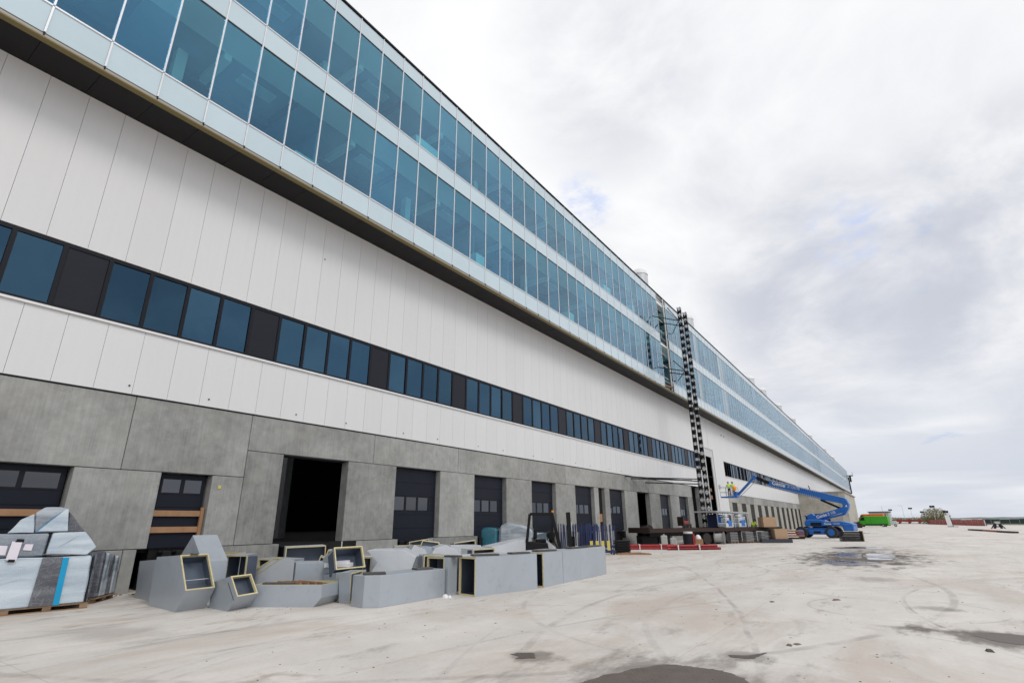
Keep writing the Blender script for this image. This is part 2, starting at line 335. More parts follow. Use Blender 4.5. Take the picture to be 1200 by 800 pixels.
# ------------------------------------------------------------------ mesh helpers
def tag(o, label=None, cat=None, group=None, kind=None):
    if label: o['label'] = label
    if cat: o['category'] = cat
    if group: o['group'] = group
    if kind: o['kind'] = kind
    return o
def thing(name, label, cat, loc=(0, 0, 0), rz=0., group=None):
    o = bpy.data.objects.new(name, None); COL.objects.link(o); o.empty_display_size = .3
    o.location = loc; o.rotation_euler = (0, 0, rz)
    return tag(o, label, cat, group)
def link(name, me, parent=None, loc=(0, 0, 0), rot=(0, 0, 0)):
    o = bpy.data.objects.new(name, me); COL.objects.link(o)
    if parent: o.parent = parent
    o.location = loc; o.rotation_euler = rot
    return o
class MB:
    """collects shapes, builds one mesh"""
    def __init__(s): s.v = []; s.f = []; s.m = []; s.mats = []
    def mi(s, mat):
        if mat not in s.mats: s.mats.append(mat)
        return s.mats.index(mat)
    def add(s, vs, fs, mat):
        k = len(s.v); i = s.mi(mat)
        s.v += [tuple(v) for v in vs]
        for f in fs: s.f.append([k+a for a in f]); s.m.append(i)
    def box(s, x0, x1, y0, y1, z0, z1, mat):
        vs = [(x, y, z) for x in (x0, x1) for y in (y0, y1) for z in (z0, z1)]
        s.add(vs, [(0,1,3,2), (4,6,7,5), (0,4,5,1), (2,3,7,6), (0,2,6,4), (1,5,7,3)], mat)
    def bar(s, a, b, w, mat, h=None):
        a = Vector(a); b = Vector(b); d = (b-a).normalized(); h = h or w
        up = Vector((0, 0, 1)) if abs(d.z) < .95 else Vector((0, 1, 0))
        x = d.cross(up).normalized()*w/2; y = d.cross(x).normalized()*h/2
        vs = [q+sx*x+sy*y for q in (a, b) for sx, sy in ((-1,-1), (1,-1), (1,1), (-1,1))]
        s.add(vs, [(3,2,1,0), (4,5,6,7), (0,1,5,4), (1,2,6,5), (2,3,7,6), (3,0,4,7)], mat)
    def tube(s, a, b, r, mat, n=8, r2=None, cap=True):
        a = Vector(a); b = Vector(b); d = (b-a).normalized(); r2 = r if r2 is None else r2
        up = Vector((0, 0, 1)) if abs(d.z) < .95 else Vector((0, 1, 0))
        x = d.cross(up).normalized(); y = x.cross(d).normalized()
        vs = []
        for q, rr in ((a, r), (b, r2)):
            for i in range(n):
                t = 2*PI*i/n; vs.append(q+x*math.cos(t)*rr+y*math.sin(t)*rr)
        fs = [(i, (i+1) % n, n+(i+1) % n, n+i) for i in range(n)]
        if cap: fs += [tuple(range(n-1, -1, -1)), tuple(range(n, 2*n))]
        s.add(vs, fs, mat)
    def prism(s, prof, ext, mat):
        n = len(prof); P = [Vector(p) for p in prof]; e = Vector(ext)
        vs = P+[p+e for p in P]
        s.add(vs, [tuple(range(n-1, -1, -1)), tuple(range(n, 2*n))]+[(i, (i+1) % n, n+(i+1) % n, n+i) for i in range(n)], mat)
    def dome(s, c, r, h, mat, n=14, m=5):
        c = Vector(c); vs = []; fs = []
        for j in range(m):
            t = j/m*PI/2
            for i in range(n):
                a = 2*PI*i/n; vs.append(c+Vector((r*math.cos(t)*math.cos(a), r*math.cos(t)*math.sin(a), h*math.sin(t))))
        vs.append(c+Vector((0, 0, h)))
        for j in range(m-1):
            for i in range(n): fs.append((j*n+i, j*n+(i+1) % n, (j+1)*n+(i+1) % n, (j+1)*n+i))
        for i in range(n): fs.append(((m-1)*n+i, (m-1)*n+(i+1) % n, m*n))
        s.add(vs, fs, mat)
    def mesh(s, name, bevel=0., smooth=False):
        me = bpy.data.meshes.new(name); me.from_pydata(s.v, [], s.f)
        for m in s.mats: me.materials.append(m)
        me.polygons.foreach_set('material_index', s.m)
        bm = bmesh.new(); bm.from_mesh(me)
        bmesh.ops.recalc_face_normals(bm, faces=bm.faces)
        if bevel:
            bmesh.ops.bevel(bm, geom=bm.edges[:], offset=bevel, segments=1, affect='EDGES', clamp_overlap=True)
        if smooth:
            for f in bm.faces: f.smooth = True
        bm.to_mesh(me); bm.free(); me.update()
        if smooth: me.set_sharp_from_angle(angle=math.radians(40))
        return me
    def build(s, name, parent=None, loc=(0, 0, 0), rot=(0, 0, 0), bevel=0., smooth=False):
        return link(name, s.mesh(name, bevel, smooth), parent, loc, rot)
_bc = {}
def box(name, x0, x1, y0, y1, z0, z1, mat, parent=None, bevel=0.):
    """a box part whose mesh is shared between equal sizes; coordinates in the parent's frame"""
    d = (round(x1-x0, 3), round(y1-y0, 3), round(z1-z0, 3)); k = d+(mat.name, bevel)
    if k not in _bc:
        b = MB(); b.box(-d[0]/2, d[0]/2, -d[1]/2, d[1]/2, -d[2]/2, d[2]/2, mat); _bc[k] = b.mesh(name, bevel)
    return link(name, _bc[k], parent, ((x0+x1)/2, (y0+y1)/2, (z0+z1)/2))
def subbox(name, x0, x1, y0, y1, z0, z1, mat, parent, bevel=0.):
    """a box sub-part given in the thing's frame although its parent part has its own origin"""
    L = parent.location
    return box(name, x0-L.x, x1-L.x, y0-L.y, y1-L.y, z0-L.z, z1-L.z, mat, parent, bevel)
def text(name, s, size, mat, parent, loc, rot, ext=.006, shear=0):
    cu = bpy.data.curves.new(name, 'FONT'); cu.body = s; cu.size = size; cu.extrude = ext; cu.shear = shear; cu.offset = size*.02
    ob = bpy.data.objects.new(name, cu); COL.objects.link(ob)
    me = bpy.data.meshes.new_from_object(ob.evaluated_get(bpy.context.evaluated_depsgraph_get()))
    bpy.data.objects.remove(ob); me.materials.clear(); me.materials.append(mat)
    return link(name, me, parent, loc, rot)
def copy_tree(o, parent=None):
    c = o.copy(); COL.objects.link(c); c.parent = parent
    for ch in list(o.children): copy_tree(ch, c)
    return c

# ================================================================== SETTING
# ground sheet with finer strip near the camera
b = MB(); b.add([(-900, -300, 0), (3000, -300, 0), (3000, 6000, 0), (-900, 6000, 0)], [(0, 1, 2, 3)], GROUND)
tag(b.build('ground'), kind='structure')
def blob(name, pts, mat, z=.004, jag=.06, kind='structure', sub=5):
    """flat irregular sheet lying on the slab"""
    cx = sum(p[0] for p in pts)/len(pts); cy = sum(p[1] for p in pts)/len(pts); ring = []
    n = len(pts)
    for i in range(n):
        p0, p1, p2, p3 = (Vector(pts[(i+k-1) % n]) for k in range(4))
        for j in range(sub):
            t = j/sub
            q = .5*((2*p1)+(-p0+p2)*t+(2*p0-5*p1+4*p2-p3)*t*t+(-p0+3*p1-3*p2+p3)*t**3)
            th_ = math.atan2(q.y-cy, q.x-cx); r = 1+jag*(.9*math.sin(3*th_+cx)+.6*math.sin(7*th_+cy*2)+.45*math.sin(13*th_+cx*3)+random.uniform(-.35, .35))
            ring.append((cx+(q.x-cx)*r, cy+(q.y-cy)*r, z))
    b = MB(); b.add([(cx, cy, z)]+ring, [(0, 1+i, 1+(i+1) % len(ring)) for i in range(len(ring))], mat)
    return tag(b.build(name), kind=kind)
blob('wet_patch', [(-3.9, 5.6), (-3.62, 6.5), (-3.54, 6.98), (-3.4, 7.46), (-3.18, 7.81), (-2.8, 8.1), (-2.4, 8.1), (-1.98, 7.88), (-1.7, 7.3), (-1.75, 6.2), (-2.2, 5.2), (-3.2, 4.8)], SOILW, .004, .05, sub=14)
blob('wet_patch', [(.62, 12.75), (.95, 13.1), (1.4, 13.15), (1.9, 13.0), (2.0, 12.5), (1.6, 12.15), (1.2, 12.18), (.9, 12.35)], SOILW, .004, .05)
blob('wet_patch', [(-5.23, 7.42), (-4.92, 7.66), (-4.82, 7.5), (-4.78, 7.38), (-4.95, 7.2), (-5.0, 7.36)], SOILW, .004, .12)
blob('wet_patch', [(-2.42, 9.1), (-2.2, 9.2), (-2.02, 9.48), (-2.05, 9.2), (-2.11, 9.02), (-2.32, 8.95)], SOILW, .004, .1)
blob('puddle', [(-1.95, 38.9), (-1.3, 39.5), (-.78, 39.4), (-.5, 36.5), (-.62, 33.9), (-1.0, 33.1), (-1.57, 33.0), (-1.85, 35.5)], WATER, .004, .10)
blob('puddle', [(-3.5, 38.0), (-2.9, 39.2), (-2.2, 38.6), (-2.0, 35.5), (-2.1, 33.6), (-2.8, 33.2), (-3.1, 35.5)], WATER, .004, .16)
blob('puddle', [(-3.5, 31.0), (-2.8, 31.7), (-1.8, 31.4), (-1.3, 31.2), (-.8, 30.0), (-1.4, 29.2), (-2.4, 28.4), (-3.0, 29.4)], WATER, .004, .1)
blob('puddle', [(-4.2, 46.0), (-3.0, 48.5), (-1.4, 47.5), (-1.2, 45.6), (-2.6, 44.8)], WATER, .004, .1)
# grit, stones and scraps scattered on the slab
b = MB()
spots = [(-2.89, 15.22), (-1.79, 10.24), (-1.62, 16.31), (.75, 11.35), (-1.7, 10.4)]
for i in range(900):
    if i < len(spots): x, y = spots[i]; s = .05
    else:
        y = 4+abs(random.gauss(0, 1))*22; x = random.uniform(-15 if y > 9 else -9, 9+y*.2)
        s = random.choice((.005, .006, .007, .008, .01, .012, .014)) * (1 if y < 25 else 1.6)
    a = random.uniform(0, PI); c_, s_ = math.cos(a), math.sin(a); w = s*random.uniform(.8, 2.2); hh = s*random.uniform(.3, .7)
    vs = [(x+c_*u*w-s_*v*s, y+s_*u*w+c_*v*s, z) for z, k in ((0, 1), (hh, .55)) for u, v in ((-k, -k), (k, -k*.7), (k*.8, k), (-k*.9, k*.8))]
    b.add(vs, [(4, 5, 6, 7), (0, 1, 5, 4), (1, 2, 6, 5), (2, 3, 7, 6), (3, 0, 4, 7)], BROWNR if i % 3 else FOAM)
tag(b.build('loose_grit'), kind='stuff', label='small stones and scraps scattered over the pale yard slab', cat='grit')
b = MB()
for i in range(420):
    y = random.uniform(3, 66); x = -19.1+abs(random.gauss(0, .35)); s_ = random.choice((.015, .02, .03, .045))
    b.dome((x, y, 0), s_, s_*random.uniform(.4, .8), (BROWNR, WOODP, FOAM)[i % 3], 5, 2)
for i in range(260):
    y = random.uniform(7, 21); x = -9.6-(20-y)*.16+random.gauss(.25, .35)-(0 if y > 12 else 1.6); s_ = random.choice((.008, .012, .016))
    b.dome((x, y, 0), s_, s_*.5, (BROWNR, INSUL, FOAM)[i % 3], 5, 2)
tag(b.build('dirt_scatter'), kind='stuff', label='crumbs of soil and wood gathered along the wall foot and the duct bases', cat='debris')
# far horizon
def ridge(name, x0, x1, y, h, seed, label, mat=HILLM, depth=60, step=14):
    rn = random.Random(seed); b = MB(); n = int((x1-x0)/step); vs = []; hh = h*.6
    for i in range(n+1):
        hh += rn.uniform(-.16, .16)*h; hh = max(h*.45, min(h, hh))
        x = x0+(x1-x0)*i/n
        vs += [(x, y, 0), (x, y+depth*.3, hh), (x, y+depth, hh*.8), (x, y+depth*1.4, 0)]
    fs = [(i*4+k, i*4+4+k, i*4+5+k, i*4+1+k) for i in range(n) for k in range(3)]
    b.add(vs, fs, mat); return tag(b.build(name), label, 'treeline', kind='stuff')
ridge('distant_treeline', 260, 1500, 1500, 9, 3, 'low pale line of trees along the horizon at the right')
ridge('distant_treeline', -300, 700, 2100, 8, 5, 'faint far line of trees behind the yard on the horizon', step=25)

# ================================================================== WAREHOUSE (frame: x outward from the concrete face, y along it)
W = thing('warehouse', 'long white building with concrete dock bays and overhanging blue glass storeys', 'building', (-19.2, 0, 0))
YE = 342.0
# --- dock bays of the first part
def dock_door(y0, y1, z0, z1, wz0, wz1, npan, depth=.28, fr_=0.):
    x = -depth
    d = box('dock_door', x-.05, x, y0, y1, z0, z1, DOORM, W)
    # horizontal sections standing proud with recessed joints, window row let in between
    z = z0
    rows = []
    while z < wz0-.05:
        t = min(z+.62, wz0); rows.append((z, t)); z = t
    z = wz1
    while z < z1-.05:
        t = min(z+.62, z1); rows.append((z, t)); z = t
    for a, c in rows: subbox('door_section', x+.002, x+.028, y0+.05, y1-.05, a+.005, c-.005, DOORM, d, .004)
    w = (y1-y0-.14-fr_)/npan
    for k in range(npan):
        ya = y0+.07+k*w
        subbox('window_pane', x+.004, x+.012, ya+.06, ya+w-.06, wz0+.06, wz1-.06, DOORG, d)
        f = MB(); L = d.location
        for (a0, a1, c0, c1) in ((ya, ya+w, wz0, wz0+.06), (ya, ya+w, wz1-.06, wz1), (ya, ya+.06, wz0+.06, wz1-.06), (ya+w-.06, ya+w, wz0+.06, wz1-.06)):
            f.box(x+.003-L.x, x+.03-L.x, a0-L.y, a1-L.y, c0-L.z, c1-L.z, DARKF)
        f.build('window_frame', d)
    return d
ZP, ZL, ZC = 1.22, 4.49, 5.80
def pier(y0, y1, z0, z1, mat=CONC): return box('concrete_panel', -.45, 0, y0+.009, y1-.009, z0+.009, z1-.009, mat, W, .012)
# lintel panels
lint = [(-5.2, .75, 3.53), (.75, 6.72, 3.53), (6.72, 10.61, 3.53)]
y = 10.61
while y < 69: lint.append((y, min(y+5.965, 70.5), ZL)); y += 5.965
# the tall opening beside the masts cuts the last lintels
for a, c, z in lint:
    if a < 64.7 < c: pier(a, 64.70, z, ZC); 
    elif a < 64.7: pier(a, c, z, ZC)
pier(67.5, 70.5, ZL, ZC)
# openings
ops = [(2.55, 5.56, 3.53, 'near'), (7.89, 9.5, 3.53, 'near2'), (12.09, 15.2, ZL, 'open')]
kinds = {0: 'door', 1: 'door', 2: 'door', 3: 'door', 4: 'door', 5: 'open', 6: 'door', 7: 'door'}
for k in range(8):
    y0 = 18.03+5.965*k; ops.append((y0, y0+3.1, ZL, kinds[k]))
ops.append((39.81, 40.95, ZL, 'narrow')); ops.append((64.70, 67.5, ZC, 'open'))
ops.sort()
edges = [-5.2]+[v for o in ops for v in o[:2]]+[70.5]
for i in range(0, len(edges), 2):
    a, c = edges[i], edges[i+1]
    top = 3.53 if c <= 10.7 else ZL
    if a == 9.5: pier(9.5, 10.61, ZP, 3.53); pier(10.61, c, ZP, ZL); continue
    if a < 9.5: pier(a, c, ZP, 3.53); continue
    pier(a, c, ZP, ZL)
# plinths, leveller pits and bumpers
def plinth(a, c, z0=0, z1=ZP): return box('plinth_block', -.45, .02, a+.009, c-.009, z0, z1-.009, CONC, W, .012)
plinth(-5.2, 2.2); plinth(2.2, 6.35); plinth(6.35, 7.25, .62); plinth(7.25, 7.62)
for a, c in ((9.5, 12.35), (14.9, 18.35)): plinth(a, c)
for k in range(7):
    a = 20.75+5.965*k
    if k == 3: plinth(a, 39.81); plinth(40.95, 42.2)
    else: plinth(a, a+3.55)
plinth(62.55, 64.7); plinth(67.5, 70.5)
for o in ops:
    y0, y1, zt, kd = o
    if y1 < 64 and kd != 'narrow':
        box('dock_leveller', -.9, -.35, y0+.2, y1-.3, 0, ZP-.04, BLACK, W)
        for yb in (y0+.45, y1-.75): box('dock_bumper', -.35, .06, yb, yb+.28, .62, ZP-.08, BLACK, W, .03)
    # reveals of the opening
    box('opening_head', -.46, -.30, y0, y1, zt-.06, zt-.012, DARKF, W)
dock_door(2.62, 5.50, ZP, 3.47, 2.86, 3.40, 3); dock_door(7.95, 9.44, ZP, 3.47, 2.86, 3.40, 2)
for k in range(8):
    if kinds[k] == 'door':
        y0 = 18.03+5.965*k; dock_door(y0+.05, y0+3.05, ZP-.15, ZL-.07, 2.45, 3.18, 3, fr_=.42)
# narrow opening: steel door half way
box('side_door', -.32, -.26, 39.86, 40.90, .05, 4.4, BLACK, W)
box('door_grille', -.25, -.23, 40.0, 40.75, 1.9, 2.5, WOOD, W)
# hall interior behind open bays, its darkness put into the colour
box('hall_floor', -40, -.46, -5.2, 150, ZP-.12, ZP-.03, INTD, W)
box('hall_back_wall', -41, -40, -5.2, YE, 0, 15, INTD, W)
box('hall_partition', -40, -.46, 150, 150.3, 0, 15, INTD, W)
for i in range(10):
    yy = 12+i*6.0
    box('hall_column', -9.4, -9.0, yy, yy+.4, ZP-.03, 15, SILVER, W)
# --- second part docks
ZL2, ZC2 = 4.40, 5.55
edges = [81.0]; 
for k in range(12):
    y0 = 83.6+5.93*k; edges += [y0, y0+3.1]
    dd = box('dock_door', -.16, -.115, y0-.1, y0+3.2, 0, ZL2, BLACK, W)
edges.append(153.0)
for i in range(0, len(edges), 2): box('concrete_panel', -.11, 0, edges[i]+.012, edges[i+1]-.012, 0, ZL2-.01, CONC2, W, .015)
yy = 81.0
while yy < 153: box('concrete_panel', -.45, 0, yy+.012, min(yy+6, 153)-.012, ZL2+.005, ZC2-.01, CONC, W, .015); yy += 6
# concrete under masts side: part beside slot is cladding to the ground
# --- cladding panels (individual as far as they can be told apart, then joined)
PW = 1.0275
cx0, cx1 = -.03, .05
slot = (72.6, 75.4)
upper_far = MB(); nclad = 0
k = -8
while True:
    ya = 3.45+PW*k; yb = ya+PW; k += 1
    if ya > YE: break
    g0, g1 = ya+.005, yb-.005
    segs = []
    if yb <= 70.6: segs = [(5.84, 7.90), (10.08, 15.27)]
    elif ya < slot[1] and yb > slot[0]: segs = [(11.12, 15.27)]
    elif ya < 81: segs = [(.12, 15.27)]
    elif ya < 152.4: segs = [(ZC2+.03, 7.90), (10.08, 15.27)]
    else: segs = [(8.3, 15.27)]
    for z0, z1 in segs:
        if nclad < 298: box('cladding_panel', cx0, cx1, g0, g1, z0, z1, CLAD, W); nclad += 1
        else: upper_far.box(cx0, cx1, g0, g1, z0, z1, CLAD)
upper_far.build('cladding_panel', W)['kind'] = 'stuff'
# backing sheets so the joints read as shadow lines
JN = simple('joint_backing', (.50, .50, .51), .8)
bk = MB()
bk.box(-.12, -.035, -5.2, 70.55, 5.82, 7.92, JN); bk.box(-.12, -.035, -5.2, YE, 10.06, 15.30, JN)
bk.box(-.12, -.035, 81, 152.8, 5.57, 7.92, JN); bk.box(-.12, -.035, 152.8, YE, 0, 10.05, JN)
bk.box(-.12, -.035, 70.56, slot[0]-.02, 0, 10.05, JN); bk.box(-.12, -.035, slot[1]+.02, 80.98, 0, 10.05, JN)
bk.build('backing_sheet', W)
b = MB(); b.box(-.05, .0, -5.2, 70.5, 5.805, 5.835, BLACKGAP); b.build('drip_shadow', W)  # black strip painted in as the shadow line below the cladding
b = MB(); b.box(-.04, .12, -5.2, 70.5, 7.905, 7.975, WHITE); b.box(-.04, .12, 81.9, 152, 7.905, 7.975, WHITE); b.build('window_sill', W)
# wall either side of the tall slot
box('slot_board', -.5, -.44, 73.2, 75.2, 4.6, 5.1, WOOD, W); box('slot_board', -.5, -.44, 73.2, 75.2, 5.6, 6.0, WOOD, W)
box('slot_frame', -.42, -.36, 74.0, 74.1, 0, 11.1, BLACK, W); box('slot_back', -2.6, -2.5, 72.0, 76.2, 0, 11.3, INTD, W)
# --- window band
def band(y_first, nb, yend, openfirst=False):
    p = 1.193
    for k in range(nb):
        ya = y_first+p*5*k
        if ya > yend-.5: break
        far = ya > 100
        fr = MB()
        yb = min(ya+5*p, yend)
        fr.box(-.02, .035, ya, yb, 9.95, 10.06, DARKF); fr.box(-.02, .035, ya, yb, 7.98, 8.07, DARKF)
        for j in range(1, 6):
            ym = ya+p*j
            if ym > yend+.1: break
            fr.box(-.02, .035, ym-.06, ym+.06, 8.07, 9.95, DARKF)
        if k == 0: fr.box(-.02, .035, ya-.06, ya+.06, 8.07, 9.95, DARKF)
        fr.build('window_frame', W)
        if not (openfirst and k == 0): box('blank_panel', -.02, .012, ya+.061, ya+p-.061, 8.071, 9.949, DARKP, W, .01)
        for j in range(1, 5):
            a = ya+p*j
            if a+p > yend+.2: break
            if openfirst and k == 0 and j < 3: continue
            box('window_pane', -.012, -.004, a+.061, a+p-.061, 8.071, 9.949, BANDG, W)
band(3.98-5.965*2, 13, 70.45); band(81.9, 12, 152.0, True)
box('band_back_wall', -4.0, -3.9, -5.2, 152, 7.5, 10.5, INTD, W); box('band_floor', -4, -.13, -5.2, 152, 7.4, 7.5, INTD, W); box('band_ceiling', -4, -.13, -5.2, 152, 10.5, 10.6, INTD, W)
# small dark drain holes low in the cladding and vents high up
b = MB(); b.tube((.0, 0, 0), (.07, 0, 0), .028, BLACK, 10); hm = b.mesh('drain_hole')
for i in range(14):
    yy = 6.42+i//2*5.93+(2.47 if i % 2 else 0); link('drain_hole', hm, W, (0, yy, 6.09))
b = MB(); b.tube((.0, 0, 0), (.09, 0, 0), .11, BLACK, 12); hm2 = b.mesh('vent_pipe')
for yy, zz in ((82.29, 13.9), (83.76, 13.9), (163.3, 13.85)): link('vent_pipe', hm2, W, (0, yy, zz))
link('vent_pipe', hm, W, (0, 12.82, 13.29))
b = MB(); b.box(.05, .075, 74.27, 74.33, 11.2, 15.25, ALU); b.build('joint_cover', W)
b = MB(); b.box(.0, .02, 9.74, 9.84, 3.10, 3.20, YELL); b.build('yellow_tag', W)
# --- glass storeys
GX = 1.70
ZS0, ZS1, ZG1, ZS2, ZG2, ZT = 15.36, 16.35, 20.30, 21.35, 25.28, 26.22
MP = 1.488; m0 = 1.78-MP*7
gap = (53.72, 56.25)
far_g = MB(); far_s = MB(); far_m = MB(); cg = cs = cm = 0
k = 0
mull = MB(); mull.box(-.025, .028, -.026, .026, 0, ZT-ZS0, ALU); mull_me = mull.mesh('mullion')
foot = MB(); foot.box(-.03, .05, -.02, .02, -.12, 0, BLACK); foot_me = foot.mesh('mullion_foot')
pale_cols = (68.3, 79.3, 80.8, 222, 224)
while True:
    ya = m0+MP*k; yb = ya+MP; k += 1
    if ya > YE: break
    if ya < gap[1] and yb > gap[0]+.9:
        ingap = True
    else: ingap = False
    if not ingap:
        gm = GLASSP if any(abs(ya+MP/2-q) < MP*.55 for q in pale_cols) else GLASS
        a, c = ya+.03, yb-.03
        for z0, z1 in ((ZS1+.06, ZG1-.03), (ZS2+.06, ZG2-.03)):
            if cg < 290: box('glass_pane', GX-.02, GX-.008, a, c, z0, z1, gm, W); cg += 1
            else: far_g.box(GX-.02, GX-.008, a, c, z0, z1, gm)
        for z0, z1 in ((ZS0, ZS1), (ZG1+.03, ZS2), (ZG2+.03, ZT-.05)):
            if cs < 290: box('spandrel_panel', GX-.03, GX-.004, a, c, z0, z1, SPAN, W); cs += 1
            else: far_s.box(GX-.03, GX-.004, a, c, z0, z1, SPAN)
    if cm < 290 and not (gap[0]+.3 < ya < gap[1]-.3): link('mullion', mull_me, W, (GX, ya, ZS0)); cm += 1
    if ya < 60: link('mullion_foot', foot_me, W, (GX, ya, ZS0))
far_g.build('glass_pane', W)['kind'] = 'stuff'; far_s.build('spandrel_panel', W)['kind'] = 'stuff'
tr = MB()
for y0, y1 in ((-8.6, gap[0]), (gap[1], YE)):
    for z in (ZS1, ZS2): tr.box(GX-.03, GX+.028, y0, y1, z, z+.055, ALU)
    for z in (ZG1-.03, ZG2-.03): tr.box(GX-.03, GX+.006, y0, y1, z, z+.06, BLACKGAP)
tr.build('transom', W)
b = MB(); b.box(GX-.5, GX+.07, -8.6, YE, ZT, ZT+.10, DARKF); b.box(GX-.5, GX-.05, -8.6, YE, ZT-.04, ZT-.003, ALU); b.build('parapet_cap', W)
b = MB(); b.box(GX-.12, GX-.01, -8.6, YE, ZS0-.06, ZS0-.003, BLACKGAP); b.build('shadow_joint', W)
b = MB(); b.box(GX-.16, GX+.03, -8.6, YE, ZS0-.155, ZS0-.062, EDGE); b.build('fascia_strip', W)
b = MB(); b.box(GX-.20, GX+.02, -8.6, YE, ZS0-.185, ZS0-.158, BRASS); b.build('edge_trim', W)
# soffit boards, single pieces near, joined far
so_far = MB(); k = 0; y = -8.6
while y < YE:
    z0 = 15.275
    if k < 120: box('soffit_board', .06, GX-.21, y+.006, y+MP-.006, z0, z0+.03, SOFF, W)
    else: so_far.box(.06, GX-.21, y+.006, y+MP-.006, z0, z0+.03, SOFF)
    y += MP; k += 1
so_far.build('soffit_board', W)['kind'] = 'stuff'
box('soffit_deck', -.2, GX-.2, -8.6, YE, 15.32, 15.36, INTD, W)
# office interior seen through the glass
for z in (16.25, 21.2): box('office_floor', -8, GX-.08, -8.6, YE, z-.25, z, INTF, W)
for z in (20.35, 25.33):
    box('office_ceiling', -8, GX-1.5, -8.6, YE, z+.02, z+.12, INTW, W)
    box('ceiling_bulkhead', GX-1.5, GX-.1, -8.6, YE, z-.10, z+.1, INTC, W)
box('office_back_wall', -8.1, -8.0, -8.6, YE, 15, 26, INTW, W)
box('roof_deck', -41, GX-.5, -8.6, YE, 25.9, 26.1, ROOFM, W)
rn = random.Random(11)
for i in range(46):
    y = -7+i*6.4; z = (16.25, 21.2)[i % 2]
    box('office_column', -1.6, -1.2, y, y+.4, z, z+4.1, INTC, W)
    y2 = y+rn.uniform(1, 5); hh = rn.uniform(.5, 1.6); w = rn.uniform(.5, 2.6)
    z = (16.25, 21.2)[rn.randrange(2)]
    if i < 22:
        box('stored_board', GX-rn.uniform(.7, 1.4), GX-.4, y2, y2+w, z, z+hh, WHITEO, W)
        box('office_partition', -5, -.6, y2+2, y2+2.12, z, z+3.9, INTW, W)
    for zz in (20.28, 25.26):
        if i < 26:
            box('ceiling_duct', -2.6, -1.9, y, y+4.4, zz-.42, zz-.08, INTF, W)
            box('ceiling_beam', -8, GX-1.52, y+1.2, y+1.5, zz-.3, zz+.05, INTC, W); box('ceiling_beam', -8, GX-1.52, y+4.4, y+4.6, zz-.2, zz+.05, INTF, W)
            box('light_panel', -.9, -.3, y+2.2, y+3.8, zz-.06, zz+.03, WHITEO, W)
# open gap in the glass: dark floors, column, loose boards
for z, h in ((15.4, .5), (19.4, .35), (20.6, .5), (24.6, .4)):
    box('gap_slab', -.6, GX-.25, gap[0], gap[1], z, z+h, EDGE if z < 16 else INTF, W)
for i in range(7): box('gap_rail', GX-.3, GX-.26, gap[0], gap[1], 16.6+i*1.35, 16.72+i*1.35, CABIN, W)
box('gap_back', -.9, -.8, gap[0]-.5, gap[1]+.5, 15.4, 26, INTD, W)
box('gap_column', GX-.05, GX+.06, gap[1]-.16, gap[1]-.02, ZS0, ZT+.05, WHITE, W, .01)
for i in range(5): box('gap_board', GX-.1, GX+.12, gap[0]+.2+i*.45, gap[0]+.55+i*.45, 15.42+.04*i, 15.6+.04*i, WOODP, W)
# roof ventilators showing above the parapet
b = MB(); b.tube((0, 0, 26.1), (0, 0, 30.2), 1.0, SILVER, 16); b.dome((0, 0, 30.2), 1.05, .95, WHITE); vm = b.mesh('roof_ventilator', smooth=True)
for yy in (56.8, 75.2, 118, 131, 152, 176, 215, 262, 300): link('roof_ventilator', vm, W, (-1.0, yy, 0))
b = MB()
for yy in range(150, 342, 9): b.box(GX-.5, GX-.4, yy, yy+.5, ZT, ZT+.9, GALV)
b.box(GX-.47, GX-.44, 150, YE, ZT+.85, ZT+.9, GALV); b.build('roof_rail', W)
# end block carrying the overhang
b = MB(); b.box(0, 9.9, 153, 192, 0, 3.3, CONC3); b.box(0, 1.7, 153, 192, 3.3, 8.1, CONC3); b.box(6.3, 9.9, 153, 192, 3.3, 8.1, CONC3); b.box(1.7, 6.3, 153, 192, 3.302, 8.1, CONC3)
b.build('end_block', W)
box('end_block_coping', -.02, 10.2, 152.7, 192.3, 8.1, 8.4, EDGE, W, .03)
box('end_block_door', 1.9, 6.0, 152.93, 153.0, 0, 3.3, BLACK, W)
box('end_block_pilaster', 8.6, 10.0, 152.9, 152.99, 0, 8.1, CONC3, W, .02)
# stair and downpipe at the far end of the glass
b = MB(); b.box(GX, GX+.5, YE-.5, YE+.5, 15, 23.5, BLACK); b.box(GX-.5, GX+2.4, YE-1, YE+2, 24.0, 24.4, BLACK); b.box(GX+2.2, GX+2.4, YE-1, YE+2, 24.4, 26.0, GALV); b.box(GX+.6, GX+1.4, YE-.5, YE+.6, 21, 24, BLACK); b.build('end_stair', W)
box('end_wall', -41, GX, YE, YE+.4, 0, 26.2, ROOFM, W); box('start_wall', -41, GX-.1, -9.0, -8.7, 0, 26.2, ROOFM, W)
box('upper_wall', -.4, -.14, -8.6, YE, 10.7, 15.3, INTD, W)

# timber guard rails nailed across the first two dock openings
def rail(y0, y1, zs, post, label):
    t = thing('timber_barrier', label, 'barrier', (-19.2, (y0+y1)/2, ZP)); hw = (y1-y0)/2
    for z in zs: box('plank', -.20, -.155, -hw+.01, hw-.01, z-ZP-.09, z-ZP+.09, WOOD, t, .004)
    if post: box('post', -.21, -.12, hw-.12, hw-.01, .0, 1.25, WOOD, t, .004)
    return t
rail(2.56, 5.55, (2.26,), False, 'single timber plank across the dock door behind the wrapped pallet at the left edge')
rail(7.90, 9.49, (2.27, 1.77), True, 'two timber planks with an upright across the narrow dock opening above the grey duct')

